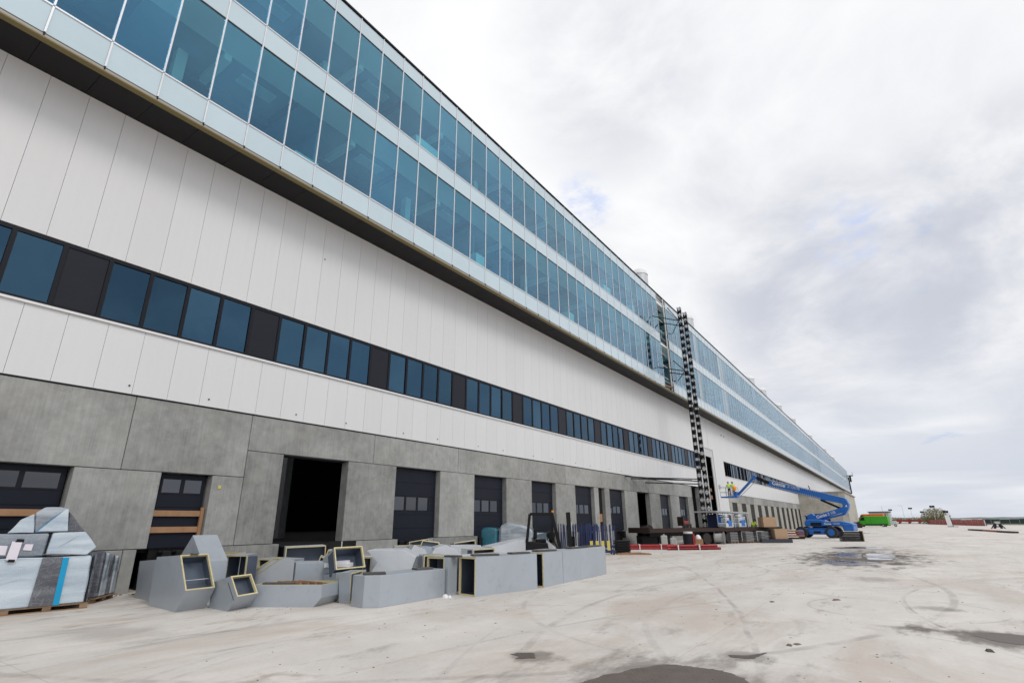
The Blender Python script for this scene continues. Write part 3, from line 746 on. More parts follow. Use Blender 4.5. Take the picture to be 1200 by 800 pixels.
# ================================================================== MASTS of the climbing work platform
def mast(x, y, label):
    t = thing('lift_mast', label, 'mast', (x, y, 0), 0, 'pair of lattice masts before the facade')
    for i in range(30): link('mast_section', sec_mesh(), t, (0, 0, .9+i*.78)); link('mast_plate', sec_plate(), t, (0, 0, .9+i*.78))
    box('base_unit', -.7, .7, -.7, .7, .08, .9, BLUED, t, .03); box('base_foot', -.9, .9, -.9, .9, 0, .08, BLACK, t)
    return t
_sp = []; _sm = []
def sec_mesh():
    if not _sm:
        b = MB(); s = .16
        for sx in (-s, s):
            for sy in (-s, s): b.bar((sx, sy, 0), (sx, sy, .78), .05, BLACK)
        for a, c in (((-s, -s), (s, -s)), ((s, -s), (s, s)), ((s, s), (-s, s)), ((-s, s), (-s, -s))):
            b.bar((*a, .03), (*c, .03), .05, BLACK); b.bar((*a, .05), (*c, .40), .045, BLACK); b.bar((*a, .40), (*c, .05), .045, BLACK); b.bar((*a, .42), (*c, .42), .05, BLACK)
        b.box(-.11, .11, -.11, .11, .10, .36, BLACK)
        _sm.append(b.mesh('mast_section'))
    return _sm[0]
def sec_plate():
    if not _sp:
        b = MB(); b.box(-.12, .12, -.172, -.162, .50, .72, MASTW); b.box(.162, .172, -.12, .12, .50, .72, MASTW); _sp.append(b.mesh('mast_plate'))
    return _sp[0]
mast(-15.4, 55.0, 'lattice mast nearer the camera of the pair before the glass gap')
mast(-15.35, 56.85, 'lattice mast farther from the camera of the pair before the glass gap')
for z, k in ((22.6, 'upper'), (16.9, 'lower')):
    t = thing('wall_tie', 'thin steel tie bars from the masts to the facade at the %s level' % k, 'tie bar', (-15.4, 55.8, z))
    for (a, c) in (((0, -1.1, 0), (-2.0, -4.0, .1)), ((0, 1.1, 0), (-2.0, -1.2, .2)), ((-.2, -1.1, -.1), (-2.0, 2.5, 0)), ((0, -5.0, .2), (-.3, 3.2, .1))):
        b = MB(); b.tube(a, c, .05, BLACK, 6); b.build('tie_bar', t)
t = thing('wall_tie', 'long thin steel arms reaching from the mast foot along the concrete lintel', 'tie bar', (-15.4, 54.7, 5.6))
for a, c in (((0, 0, 0), (-3.7, -9.5, .1)), ((0, -.3, .2), (-3.7, -6.0, .2)), ((0, .2, -.25), (-3.7, -4.8, -.2)), ((-.4, -1, .05), (-3.75, -8, .0))):
    b = MB(); b.tube(a, c, .055, BLACK, 6); b.build('tie_bar', t)
t = thing('mast_platform', 'climbing work platform lowered to the ground around the masts, planked deck with blue motors', 'platform', (-15.0, 55.8, 0))
box('deck', -.2, 1.9, -5.0, 8.0, 2.62, 2.74, GALV, t)
for i in range(7): box('guard_post', 1.82, 1.88, -4.8+i*2, -4.74+i*2, 1.4, 2.62, GALV, t)
for yy in (-1.9, 2.0): box('drive_motor', .3, 1.3, yy-.6, yy+.6, 1.0, 2.45, BLUED, t, .05)
box('drive_cover', .5, 1.5, -.5, .6, 1.1, 2.2, BLUED, t, .05)
box('mesh_panel', 1.85, 1.87, -4.8, -1.6, 1.35, 2.3, GLASSP, t); box('mesh_panel', 1.85, 1.87, 3.0, 6.2, 1.35, 2.3, GLASSP, t)
for yy in (-4.0, 6.4): box('outrigger', -.1, 1.6, yy, yy+.2, .0, 1.35, BLACK, t)

# ================================================================== GREY DUCT PIECES
def duct(label, prof, ext, opens, mat=DUCTM, t_=.036, depth=.35, braces=()):
    P = [Vector(p) for p in prof]; e = Vector((ext[0], ext[1], 0)); n = len(P)
    allv = P+[p+e for p in P]; c = sum(allv, Vector())/(2*n); root = Vector((c.x, c.y, min(v.z for v in allv)))
    t = thing('duct_piece', label, 'duct', root, 0, 'grey insulated duct pieces lying before the docks')
    V = [v-root for v in allv]; cc = c-root
    faces = {'cap0': list(range(n)), 'cap1': [n+i for i in range(n)]}
    for i in range(n): faces[i] = [i, (i+1) % n, n+(i+1) % n, n+i]
    body = MB(); body.add(V, [tuple(f) for k, f in faces.items() if k not in opens], mat)
    me = body.mesh('duct_casing', 0 if opens else .007); link('duct_casing', me, t)
    for k in opens:
        q = [V[i] for i in faces[k]]; m = len(q); fc = sum(q, Vector())/m
        nor = (q[1]-q[0]).cross(q[2]-q[1]).normalized()
        if nor.dot(fc-cc) < 0: nor = -nor
        inn = []
        for i in range(m):
            d1 = (q[(i+1) % m]-q[i]).normalized(); d0 = (q[i-1]-q[i]).normalized()
            s = max(.3, d1.cross(d0).length); inn.append(q[i]+(d1+d0)*(t_/s))
        out_ = [p+nor*.006 for p in q]; inn2 = [p+nor*.006 for p in inn]
        ring = MB(); ring.add(out_+inn2+[p-nor*.05 for p in inn]+q, [(i, (i+1) % m, m+(i+1) % m, m+i) for i in range(m)]+[(m+i, m+(i+1) % m, 2*m+(i+1) % m, 2*m+i) for i in range(m)]+[(i, 3*m+i, 3*m+(i+1) % m, (i+1) % m) for i in range(m)], INSUL)
        ring.build('insulation_edge', t)
        dp = min(depth, abs((cc-fc).dot(nor))*1.2)
        ib = [p-nor*dp for p in inn]
        li = MB(); li.add([p-nor*.05 for p in inn]+ib, [(i, (i+1) % m, m+(i+1) % m, m+i) for i in range(m)]+[tuple(range(m, 2*m))], DUCTI)
        li.build('duct_lining', t)
        for (f1, f2) in braces:      # stiffening rods across the mouth
            a = inn[0].lerp(inn[1], f1).lerp(inn[-1].lerp(inn[2], f1), f2*0)-nor*.12; b2 = inn[-1].lerp(inn[2 % m], f1)-nor*.12
            bb = MB(); bb.tube(a, b2, .012, GALV, 6); bb.build('brace_rod', t)
    return t
def D(*a, **k): return duct(*a, **k)
D('large grey duct elbow with tilted yellow-rimmed mouth, nearest the left pallet stack', [(-15.89,6.81,0), (-14.09,6.65,0), (-13.73,6.62,.47), (-14.41,6.68,1.21), (-15.9,6.81,1.13)], (-.07, .71), [2], depth=.25, braces=((.35, 0),))
D('small grey duct elbow with tilted mouth just right of the large elbow', [(-14.07,7.41,0), (-13.16,7.36,0), (-12.79,7.34,.33), (-13.25,7.37,.74), (-14.15,7.41,.56)], (-.21, .63), [2], depth=.16)
D('grey duct piece standing behind the large elbow, below the dock opening', [(-17.9,7.3,0), (-16.25,7.15,0), (-16.62,7.2,1.03), (-18.1,7.32,.94)], (-.07, .71), [1], depth=.1)
D('gable-shaped grey duct piece peaking above the large elbow', [(-16.9,7.75,0), (-15.0,7.55,0), (-15.1,7.58,1.0), (-16.05,7.68,1.64), (-16.8,7.74,.95)], (-.07, .71), [])
D('grey box duct with upright yellow-rimmed mouth and a rod, behind the small elbow', [(-15.72,8.53,0), (-14.77,8.62,0), (-14.81,8.62,1.11), (-15.7,8.53,1.09)], (-.78, .75), ['cap0'], braces=((.5, 0),))
D('grey duct section partly hidden behind the upright box duct near the wall', [(-17.9,9.2,0), (-17.0,9.5,0), (-17.0,9.5,1.05), (-17.9,9.2,1.05)], (-.9, .85), [2], mat=DUCTL)
D('low boat-shaped grey duct with a slanting right end and open top', [(-13.33,8.01,0), (-11.98,8.82,0), (-11.83,8.91,.2), (-11.84,8.91,.49), (-13.32,8.02,.49)], (-.35, .95), [3])
D('slanted grey duct wedge with a long diagonal slot behind the boat-shaped piece', [(-15.35,8.9,.0), (-13.61,9.3,.0), (-13.63,9.29,.97), (-14.02,9.22,1.03), (-15.25,9.0,.42)], (-.40, -.04), [3], mat=DUCTL, depth=.12)
D('low closed grey duct touching the left side of the tilted mouth piece', [(-14.0,9.6,.0), (-13.5,10.7,.0), (-13.5,10.68,.84), (-14.0,9.6,.88)], (-.9, .5), [])
D('dark-lined grey duct leaning behind the slanted wedge', [(-16.2,9.8,.0), (-15.0,10.1,.0), (-15.0,10.1,.90), (-16.2,9.8,.92)], (-.5, .8), ['cap0'])
D('grey duct box tilted with a square mouth and white scraps inside', [(-14.2,10.6,.45), (-12.72,9.97,.72), (-13.18,10.19,1.27), (-14.1,10.55,.92)], (-.05, 1.05), [1])
D('grey duct box lying low under the tilted square-mouthed box', [(-14.3,10.5,0), (-12.6,9.9,0), (-12.6,9.9,.66), (-14.3,10.5,.46)], (-.1, 1.1), [])
D('wide grey duct with a letterbox mouth below the open dock bay', [(-17.88,11.82,0), (-17.2,13.0,0), (-17.2,12.95,1.17), (-17.89,11.79,1.14)], (-1.0, .6), ['cap0'], mat=DUCTL)
D('pale duct elbow shaped like an arrowhead behind the long low duct', [(-13.74,11.99,.35), (-12.6,12.6,.35), (-12.45,12.72,.91), (-12.85,12.5,1.12), (-13.82,11.94,1.10), (-13.5,12.12,.76)], (-.9, 1.1), [], mat=DUCTL)
D('pale flat duct piece right of the arrowhead elbow', [(-12.97,12.8,0), (-13.0,14.3,0), (-13.0,14.3,.86), (-12.95,13.3,.89), (-12.95,12.9,.7)], (-.9, .5), [1], mat=DUCTL)
D('short grey duct with an upright slot mouth left of the long low duct', [(-12.01,9.59,0), (-11.69,9.65,0), (-11.71,9.65,.71), (-12.1,9.58,.70)], (-.5, .8), [1], depth=.05)
D('long low grey duct with chamfered left end in the front row', [(-11.3,9.39,0), (-10.83,9.35,0), (-10.49,9.56,0), (-10.53,11.9,0), (-11.3,11.9,0)], (0, 0), [], mat=DUCTM) if False else None
def upright(label, foot, h, opens, mat=DUCTM, **k):
    """box duct standing on its footprint polygon"""
    n = len(foot); root = Vector((sum(p[0] for p in foot)/n, sum(p[1] for p in foot)/n, 0))
    t = thing('duct_piece', label, 'duct', root, 0, 'grey insulated duct pieces lying before the docks')
    V = [Vector((x, y, 0))-root for x, y in foot]; H = Vector((0, 0, h))
    body = MB(); vs = V+[v+H for v in V]
    body.add(vs, [tuple(range(n)), tuple(range(n, 2*n))]+[(i, (i+1) % n, n+(i+1) % n, n+i) for i in range(n) if i not in opens], mat)
    body.build('duct_casing', t, bevel=0 if opens else .007)
    for i in range(n):           # standing seams where two sheets are folded together
        a, b2 = V[i], V[(i+1) % n]; L_ = (b2-a).length
        if i in opens or not 2.6 < L_ < 2.72: continue
        d = (b2-a).normalized(); nor = Vector((d.y, -d.x, 0)); nor = nor if nor.dot((a+b2)/2) > 0 else -nor
        q = a.lerp(b2, .5)+nor*.004; sm = MB(); sm.bar(q+Vector((0, 0, .012)), q+Vector((0, 0, h-.012)), .014, mat); sm.build('seam_strip', t)
    for i in opens:
        a, b2 = V[i], V[(i+1) % n]; d = (b2-a).normalized(); nor = Vector((d.y, -d.x, 0))
        if nor.dot((a+b2)/2) < 0: nor = -nor
        w = .04; f = MB(); o = nor*.006
        for p, q, r, s in ((a, b2, 0, w), (a, b2, h-w, h)):
            f.add([p+o+Vector((0, 0, r)), q+o+Vector((0, 0, r)), q+o+Vector((0, 0, s)), p+o+Vector((0, 0, s)), p-nor*.06+Vector((0, 0, r)), q-nor*.06+Vector((0, 0, r)), q-nor*.06+Vector((0, 0, s)), p-nor*.06+Vector((0, 0, s))], [(0,1,2,3), (4,5,6,7), (0,1,5,4), (3,2,6,7), (0,3,7,4), (1,2,6,5)], INSUL)
        for p in (a, b2-d*w):
            q = p+d*w
            f.add([p+o*1.2+Vector((0, 0, w)), q+o*1.2+Vector((0, 0, w)), q+o*1.2+Vector((0, 0, h-w)), p+o*1.2+Vector((0, 0, h-w)), p-nor*.06+Vector((0, 0, w)), q-nor*.06+Vector((0, 0, w)), q-nor*.06+Vector((0, 0, h-w)), p-nor*.06+Vector((0, 0, h-w))], [(0,1,2,3), (0,3,7,4), (1,2,6,5)], INSUL)
        f.build('insulation_edge', t)
        li = MB(); ia, ib = a+d*w-nor*.05, b2-d*w-nor*.05; dp = nor*k.get('depth', .7)
        z0, z1 = Vector((0, 0, w)), Vector((0, 0, h-w))
        li.add([ia+z0, ib+z0, ib+z1, ia+z1, ia+z0-dp, ib+z0-dp, ib+z1-dp, ia+z1-dp], [(0,1,5,4), (3,2,6,7), (0,3,7,4), (1,2,6,5), (4,5,6,7)], DUCTI)
        li.build('duct_lining', t)
    return t
upright('long low grey duct with chamfered left end in the front row', [(-11.3,9.39), (-10.83,9.35), (-10.49,9.56), (-10.53,11.92), (-11.35,11.95)], .70, [])
upright('grey duct with a dark upright mouth between the low duct and the long front duct', [(-11.25,11.95), (-10.62,11.98), (-10.5,12.0), (-10.48,12.36), (-11.2,12.9)], .98, [0])
upright('long tall grey duct in the front row with yellow-rimmed mouth at its left end', [(-10.42,12.38), (-9.75,12.28), (-9.28,14.68), (-10.0,14.85)], .98, [0])
upright('grey duct nearest the forklift with a narrow open end facing the long duct', [(-9.95,15.0), (-9.27,15.04), (-9.41,17.7), (-10.1,17.7)], .985, [0])
upright('last grey duct at the right end of the front row', [(-10.1,17.715), (-9.412,17.715), (-9.55,20.09), (-10.2,20.09)], .985, [])
upright('flat-topped grey duct in the second row behind the long front duct', [(-11.9,13.4), (-11.2,13.3), (-10.9,15.6), (-11.6,15.7)], .93, [0], DUCTL)
upright('grey duct in the second row behind the last front duct', [(-11.6,16.2), (-10.9,16.2), (-11.0,19.2), (-11.7,19.2)], .9, [], DUCTL)
upright('pale duct lying across near the wall left of the arrowhead elbow', [(-15.9,13.0), (-14.9,13.1), (-14.8,15.0), (-15.8,14.9)], .82, [0], DUCTL)
D('long pale wedge-shaped duct behind the front row beside the forklift', [(-13.49,18.05,0), (-13.2,22.4,.0), (-13.18,22.5,.80), (-13.23,21.76,1.15), (-13.3,20.8,1.27), (-13.49,18.05,.98)], (-1.0, .6), ['cap0'] if False else [0], mat=DUCTL)
D('dark-mouthed duct end poking out left of the pale wedge', [(-12.9,16.1,.35), (-12.75,17.2,.35), (-12.75,17.2,.98), (-12.9,16.1,.98)], (-1.0, .5), ['cap0'], mat=DUCTL)
D('pale rounded duct cover lying on the rear row', [(-15.5,16.4,.3), (-15.3,18.6,.3), (-15.4,18.1,.85), (-15.45,17.5,1.05), (-15.5,16.9,.95)], (-1.0, .8), [], mat=DUCTL)
D('pale sloping duct cover near the teal wrapped load', [(-16.5,18.9,.2), (-16.2,21.4,.2), (-16.3,20.9,.9), (-16.5,19.0,.95)], (-1.0, .8), [], mat=DUCTL)
D('grey duct with an upright yellow frame in front of the second dock door', [(-18.6,18.6,.0), (-18.4,19.7,.0), (-18.4,19.6,1.22), (-18.6,18.5,1.1)], (-.3, .6), ['cap0'])
D('duct end with a wide yellow-rimmed mouth leaning near the plinth', [(-17.6,20.4,.0), (-17.3,21.9,.0), (-17.35,21.8,1.1), (-17.6,20.5,1.0)], (-.5, .6), ['cap0'], mat=DUCTL)
D('grey duct slab behind the arrowhead elbow', [(-15.9,15.9,0), (-15.7,17.2,0), (-15.8,17.0,1.0), (-15.9,16.0,1.02)], (-.9, .6), [0])
D('small grey duct stub with a brown-edged mouth between the low duct and the arrowhead elbow', [(-12.3,12.9,.5), (-12.0,13.5,.5), (-12.0,13.5,.95), (-12.3,12.9,.95)], (-.6, .4), ['cap0'])
D('flat pale duct lid leaning across the pieces left of the teal wrapped load', [(-16.9,17.2,.5), (-16.3,18.3,.5), (-16.4,18.1,1.12), (-16.8,17.5,1.22)], (-.25, .3), ['cap0'], mat=DUCTL, depth=.1)
D('pale pitched duct lid peeking over the arrowhead elbow', [(-15.3,14.9,.3), (-15.0,16.2,.3), (-15.1,15.9,.95), (-15.2,15.4,1.12)], (-.7, .5), [], mat=DUCTL)
D('low duct tray in front of the yellow-framed piece by the second dock door', [(-17.2,16.3,.0), (-16.9,17.6,.0), (-16.9,17.6,1.0), (-17.2,16.3,1.02)], (-.6, .5), [2], mat=DUCTM)
D('duct transition piece with one sloping side near the plinth below the open bay', [(-16.9,12.4,.0), (-16.2,12.9,.0), (-16.2,12.9,.9), (-16.6,12.6,1.05)], (-.6, .6), ['cap0'], mat=DUCTL)
D('short grey duct elbow squeezed behind the boat-shaped duct and the low closed one', [(-14.9,10.6,.0), (-14.4,11.3,.0), (-14.4,11.3,.78), (-14.7,10.9,.98)], (-.5, .4), ['cap0'], mat=DUCTM)
# foam strips laid on the ducts
def pad(x, y, z, l, w, rz, label):
    o = MB(); o.box(-l/2, l/2, -w/2, w/2, 0, .045, FOAM)
    ob = o.build('foam_strip', None, (x, y, z), (0, 0, rz), .008); tag(ob, label, 'foam strip', 'dark foam strips lying on the ducts')
pad(-10.95, 9.75, .702, .55, .34, .9, 'dark foam strip on the chamfered end of the long low duct')
pad(-10.9, 11.4, .702, .5, .30, 1.3, 'dark foam strip on the right end of the long low duct')
pad(-10.5, 12.2, .985, .5, .2, .1, 'dark foam strip above the dark upright mouth between the front ducts')
pad(-10.1, 13.15, .985, .8, .3, 1.0, 'dark foam strip on the left half of the long tall front duct')
pad(-9.75, 14.4, .985, .7, .28, 1.25, 'dark foam strip on the right end of the long tall front duct')
pad(-9.75, 15.9, .99, .9, .3, 1.35, 'dark foam strip on the duct nearest the forklift')
pad(-9.8, 18.2, .99, 1.0, .32, 1.45, 'dark foam strip on the last front duct, left one')
pad(-9.85, 19.5, .99, .9, .3, 1.5, 'dark foam strip on the last front duct, right one')
pad(-12.9, 8.45, .492, .8, .16, .55, 'dark foam strip along the rim of the boat-shaped duct')
pad(-14.28, 6.95, 1.2, .22, .08, .1, 'small dark foam block on top of the large elbow')
b = MB(); b.box(-.35, .35, -.2, .2, 0, .1, WHITE); b.box(-.2, .25, -.15, .2, .1, .16, PAPER)
tag(b.build('offcut_bundle', None, (-13.35, 10.55, .74), (0, 0, .6)), 'white offcuts lying in the mouth of the tilted duct box', 'offcuts')
b = MB(); b.box(-.5, .5, -.03, .03, 0, .5, BLACK); b.box(-.02, .02, -.04, -.03, .0, .5, GALV)
tag(b.build('black_panel', None, (-16.9, 13.4, .8), (0, 0, .9)), 'black panel propped behind the letterbox-mouthed duct at the open bay', 'panel')
t = thing('timber_offcuts', 'short fresh timber battens lying in the open boat-shaped duct', 'timber', (-12.7, 8.9, .47))
for i in range(4): o = box('batten', -.6+i*.1, .35+i*.12, -.25+i*.13, -.2+i*.13, .02, .06, WOOD, t)
t = thing('plastic_bottle', 'crumpled pale plastic wrapper on the slab by the front duct mouth', 'wrapper', (-10.35, 11.75, 0))
b = MB(); b.dome((0, 0, 0), .09, .09, WHITE, 7, 3); b.dome((.1, .06, 0), .06, .06, WHITE, 6, 3); b.build('wrapper_sheet', t)

# ================================================================== WRAPPED PALLETS at the left
def pallet(t, L, Wd, z0=0, name='pallet'):
    for i, yy in enumerate((-Wd/2+.05, 0, Wd/2-.05)):
        for xx in (-L/2+.07, 0, L/2-.07): box('pallet_block', xx-.07, xx+.07, yy-.05, yy+.05, z0+.022, z0+.10, WOODP, t, .004)
        box('pallet_skid', -L/2, L/2, yy-.05, yy+.05, z0, z0+.02, WOODP, t)
    n = int(L/.14)
    for i in range(n): xx = -L/2+(i+.5)*L/n; box('pallet_board', xx-.05, xx+.05, -Wd/2, Wd/2, z0+.102, z0+.124, WOODP, t, .003)
ang = math.atan2(.9934, .1146)
t = thing('wrapped_stack', 'large shrink-wrapped stack of grey panels on a pallet at the left edge', 'wrapped pallet', (-16.92, 4.25, 0), ang)
# local x along the visible face, y away from the camera
sub = bpy.data.objects.new('pallet', None)
for i, xx in enumerate((-1.55, -.75, 0.05, .80, 1.50)):
    for yy in (.06, .75, 1.4): box('pallet_block', xx-.09, xx+.07, yy-.06, yy+.06, .022, .10, WOODP, t, .004)
for yy in (.06, .75, 1.4): box('pallet_skid', -1.65, 1.58, yy-.06, yy+.06, 0, .02, WOODP, t)
for i in range(9): box('pallet_board', -1.65, 1.58, .0+i*.17, .12+i*.17, .102, .124, WOODP, t, .003)
def facemesh(name, prof, y0, y1, mat, bev=.02, taper=None):
    b = MB(); n = len(prof)
    fr = [(x, y0, z) for x, z in prof]; bk_ = [(x*1.0, y1, z) for x, z in (taper or prof)]
    b.add(fr+bk_, [tuple(range(n)), tuple(range(n, 2*n))]+[(i, (i+1) % n, n+(i+1) % n, n+i) for i in range(n)], mat)
    o = b.build(name, t, bevel=bev)
    if bev and name.startswith('wrap'):
        bm = bmesh.new(); bm.from_mesh(o.data); bmesh.ops.triangulate(bm, faces=bm.faces)
        for _ in range(4):
            bmesh.ops.subdivide_edges(bm, edges=[e for e in bm.edges if e.calc_length() > .12], cuts=1)
        for v in bm.verts:
            q = v.co; k_ = .014*math.sin(q.x*4+2*math.sin(q.z*3))*math.sin(q.z*8+q.x*2)
            v.co += v.normal*k_
        for f in bm.faces: f.smooth = True
        bm.to_mesh(o.data); bm.free(); o.data.set_sharp_from_angle(angle=math.radians(38))
    return o
facemesh('wrapped_body', [(-1.65, .125), (1.50, .125), (1.44, 1.20), (-1.65, 1.22)], .04, 1.45, WRAP, .03, [(-1.6, .125), (1.52, .125), (1.5, 1.2), (-1.6, 1.22)])
facemesh('wrap_flap', [(-1.6, 1.225), (.5, 1.225), (.50, 1.74), (-1.6, 1.74)], .08, 1.4, WRAPG, .03)
facemesh('wrap_flap', [(.51, 1.26), (1.33, 1.225), (1.50, 1.40), (1.18, 1.77), (.56, 1.74)], .0, 1.35, WRAP, .02, [(.55, 1.24), (1.38, 1.225), (1.52, 1.40), (1.25, 1.75), (.6, 1.72)])
facemesh('wrap_top', [(-.27, 1.75), (.22, 1.75), (.13, 2.2), (-.09, 2.05)], .12, .9, WRAP, .015, [(-.2, 1.75), (.22, 1.75), (.3, 2.1), (.1, 2.0)])
facemesh('wrap_top', [(.225, 1.75), (.84, 1.78), (.75, 2.33), (.60, 2.36), (.31, 2.34), (.14, 2.22)], .16, .95, WRAPG, .02, [(.3, 1.75), (1.2, 1.78), (.9, 2.15), (.7, 2.2), (.4, 2.2), (.3, 2.0)])
b = MB(); b.add([(.27, .10, 1.79), (.84, .10, 1.79), (.75, .10, 2.31), (.70, .1, 2.30)], [(0, 1, 2, 3)], WRAP); b.add([(.24, .11, 1.78), (.33, .11, 1.78), (.70, .11, 2.28), (.62, .11, 2.22)], [(0, 1, 2, 3)], CYAN)
b.build('wrap_sheet', t)
b = MB(); b.prism([(.85, 1.74, 0), (1.3, 1.74, 0), (1.1, 1.98, 0), (.92, 2.15, 0)], (0, 0, .001), WRAPD)
facemesh('wrap_flap', [(.85, 1.765), (1.24, 1.765), (1.04, 1.98), (.83, 2.26)], .3, 1.1, WRAPD, .02)
for i in range(4):
    facemesh('wrapped_edge', [(1.53+.0*i, .13), (1.58, .13), (1.56, 1.22), (1.52, 1.24)], .06+i*.35, .36+i*.35, (WRAPD, WRAPG)[i % 2], .02)
facemesh('dark_board', [(.44, .13), (.93, .13), (.86, 1.19), (.48, 1.19)], -.005, .03, WRAPD, .006)
facemesh('cyan_tape', [(.88, .13), (1.0, .13), (.98, 1.18), (.86, 1.18)], -.02, -.008, CYAN, 0)
facemesh('delivery_note', [(-.18, 1.18), (.01, 1.15), (.03, 1.56), (-.15, 1.58)], -.012, -.004, PAPER, 0)
facemesh('note_tape', [(-.10, 1.56), (.06, 1.55), (.05, 1.62), (-.07, 1.63)], -.014, -.005, BLACK, 0)
facemesh('note_tape', [(-.14, 1.13), (-.02, 1.12), (-.01, 1.18), (-.13, 1.19)], -.016, -.013, BLACK, 0)
facemesh('delivery_note', [(.08, 1.38), (.24, 1.36), (.25, 1.50), (.10, 1.51)], .05, .07, PAPER, 0)
facemesh('delivery_note', [(-.45, 1.30), (-.2, 1.28), (-.2, 1.48), (-.43, 1.50)], .05, .07, PAPER, 0)
for i, xx in enumerate((1.46, )):
    pass
t = thing('wrapped_stack', 'narrow dark shrink-wrapped stack on a pallet between the big stack and the wall', 'wrapped pallet', (-18.22, 6.30, 0), math.radians(138.7))
rn = random.Random(9)
for i in range(4):
    xx = -.58+i*.29; h1 = 1.24-.05*i
    b = MB(); b.prism([(xx, -.40+rn.uniform(-.03, .05), .125), (xx+.27, -.36+rn.uniform(-.03, .05), .125), (xx+.25+rn.uniform(-.02, .02), -.34, h1-.04), (xx+.12, -.38, h1+.03), (xx+.02, -.36, h1)], (.0, .8, 0), (WRAPD, WRAPG, WRAPD, WRAPG)[i]); b.build('wrapped_panel', t, bevel=.035)
for xx in (-.5, .0, .5):
    for yy in (-.3, .3): box('pallet_block', xx-.07, xx+.07, yy-.06, yy+.06, .022, .10, WOODP, t, .004)
for yy in (-.36, -.1, .15, .4): box('pallet_board', -.62, .62, yy-.06, yy+.06, .102, .124, WOODP, t, .003)
for yy in (-.3, .3): box('pallet_skid', -.62, .62, yy-.05, yy+.05, 0, .02, WOODP, t)

# teal wrapped load
t = thing('wrapped_load', 'teal and clear plastic-wrapped machine in front of the third dock door', 'wrapped load', (-18.2, 25.6, 0), .45)
b = MB(); b.prism([(-2.3,0,.2), (-.5,0,.2), (-.5,0,1.6), (-1.1,0,1.68), (-1.7,0,1.5), (-2.2,0,1.0)], (0, 1.2, 0), TEALW); b.build('wrapped_part', t, bevel=.12, smooth=False)
b = MB(); b.prism([(-.48,0,.2), (1.5,0,.2), (1.5,0,1.55), (.9,0,1.78), (.1,0,1.92), (-.4,0,1.7)], (0, 1.3, 0), WRAPG); b.build('wrapped_part', t, bevel=.14)
b = MB(); b.box(1.52, 2.3, .2, 1.2, .2, 1.35, GLASSP); b.build('glass_crate', t)
b = MB(); b.box(-2.1, 2.1, 0, 1.2, 0, .18, WOODP); b.build('pallet_base', t)

# ================================================================== FORKLIFT
t = thing('forklift', 'dark forklift with overhead guard parked behind the front ducts', 'forklift', (-12.6, 21.3, 0), math.radians(33))
b = MB(); b.prism([(-1.35,-.5,.25), (-.25,-.5,.25), (.6,-.5,.3), (.6,-.5,.62), (-.2,-.5,.7), (-.25,-.5,1.05), (-1.1,-.5,1.12), (-1.38,-.5,.9)], (0, 1.0, 0), BLACK); b.build('chassis', t, bevel=.04)
b = MB(); b.prism([(-1.5,-.5,.3), (-1.1,-.5,.3), (-1.1,-.5,1.05), (-1.35,-.5,1.1), (-1.52,-.5,.8)], (0, 1.0, 0), DARKP); b.build('counterweight', t, bevel=.05)
b = MB(); b.box(-.75, -.3, -.28, .28, 1.06, 1.2, BLACK); b.box(-.85, -.7, -.26, .26, 1.2, 1.62, BLACK); b.build('seat', t, bevel=.04)
g_ = MB()
for sy in (-.46, .46):
    g_.bar((-1.15, sy, 1.05), (-1.0, sy, 2.24), .12, BLACK); g_.bar((.35, sy, .6), (-.02, sy, 2.24), .10, BLACK); g_.bar((-1.0, sy, 2.24), (-.02, sy, 2.24), .10, BLACK)
for i in range(7): g_.bar((-.96+i*.15, -.46, 2.245), (-.96+i*.15, .46, 2.245), .035, BLACK)
g_.build('overhead_guard', t)
m_ = MB()
for sy in (-.38, -.24, .24, .38): m_.bar((.78, sy, .12), (.70, sy, 2.30), .13, BLACK, .14)
for z in (.4, 1.2, 2.22): m_.bar((.76-z*.02, -.33, z), (.76-z*.02, .33, z), .09, BLACK)
m_.build('mast', t)
b = MB(); b.tube((.86, 0, .2), (.8, 0, 1.9), .04, GALV); b.build('lift_cylinder', t)
b = MB(); b.box(.85, .93, -.5, .5, .2, .75, BLACK); b.box(.85, .92, -.5, .5, .9, 1.3, BLACK)
for i in range(5): b.box(.86, .9, -.5+i*.24, -.46+i*.24, .75, 1.5, BLACK)
b.build('carriage', t)
for sy in (-.28, .28): b = MB(); b.box(.93, .98, sy-.06, sy+.06, .1, .7, BLACK); b.box(.93, 2.05, sy-.06, sy+.06, .06, .11, BLACK); b.build('fork', t)
b = MB(); b.tube((-.05, -.12, 1.35), (-.14, .12, 1.35), .16, BLACK, 12); b.bar((.2, 0, .8), (-.08, 0, 1.35), .05, BLACK); b.build('steering_wheel', t)
def wheel(t, x, y, z, r, w, name='wheel', rim=GALV, rz=0):
    b = MB(); b.tube((0, -w/2, 0), (0, w/2, 0), r, TYRE, 20)
    wv = b.build(name, t, (x, y, z), (0, 0, rz), bevel=.02)
    q = MB(); q.tube((0, -w/2-.012, 0), (0, w/2+.012, 0), r*.58, rim, 16); q.tube((0, -w/2-.03, 0), (0, w/2+.03, 0), r*.2, rim, 10); q.build('rim', wv)
    return wv
for sx, rr in ((.5, .31), (-1.05, .25)):
    for sy in (-.45, .45): wheel(t, sx, sy, rr, rr, .2)
b = MB(); b.bar((-.55, 0, 2.27), (-.55, 0, 2.3), .1, BLACK); b.tube((.0, -.4, 2.3), (.0, -.4, 2.38), .05, ORANGE); b.build('beacon', t)

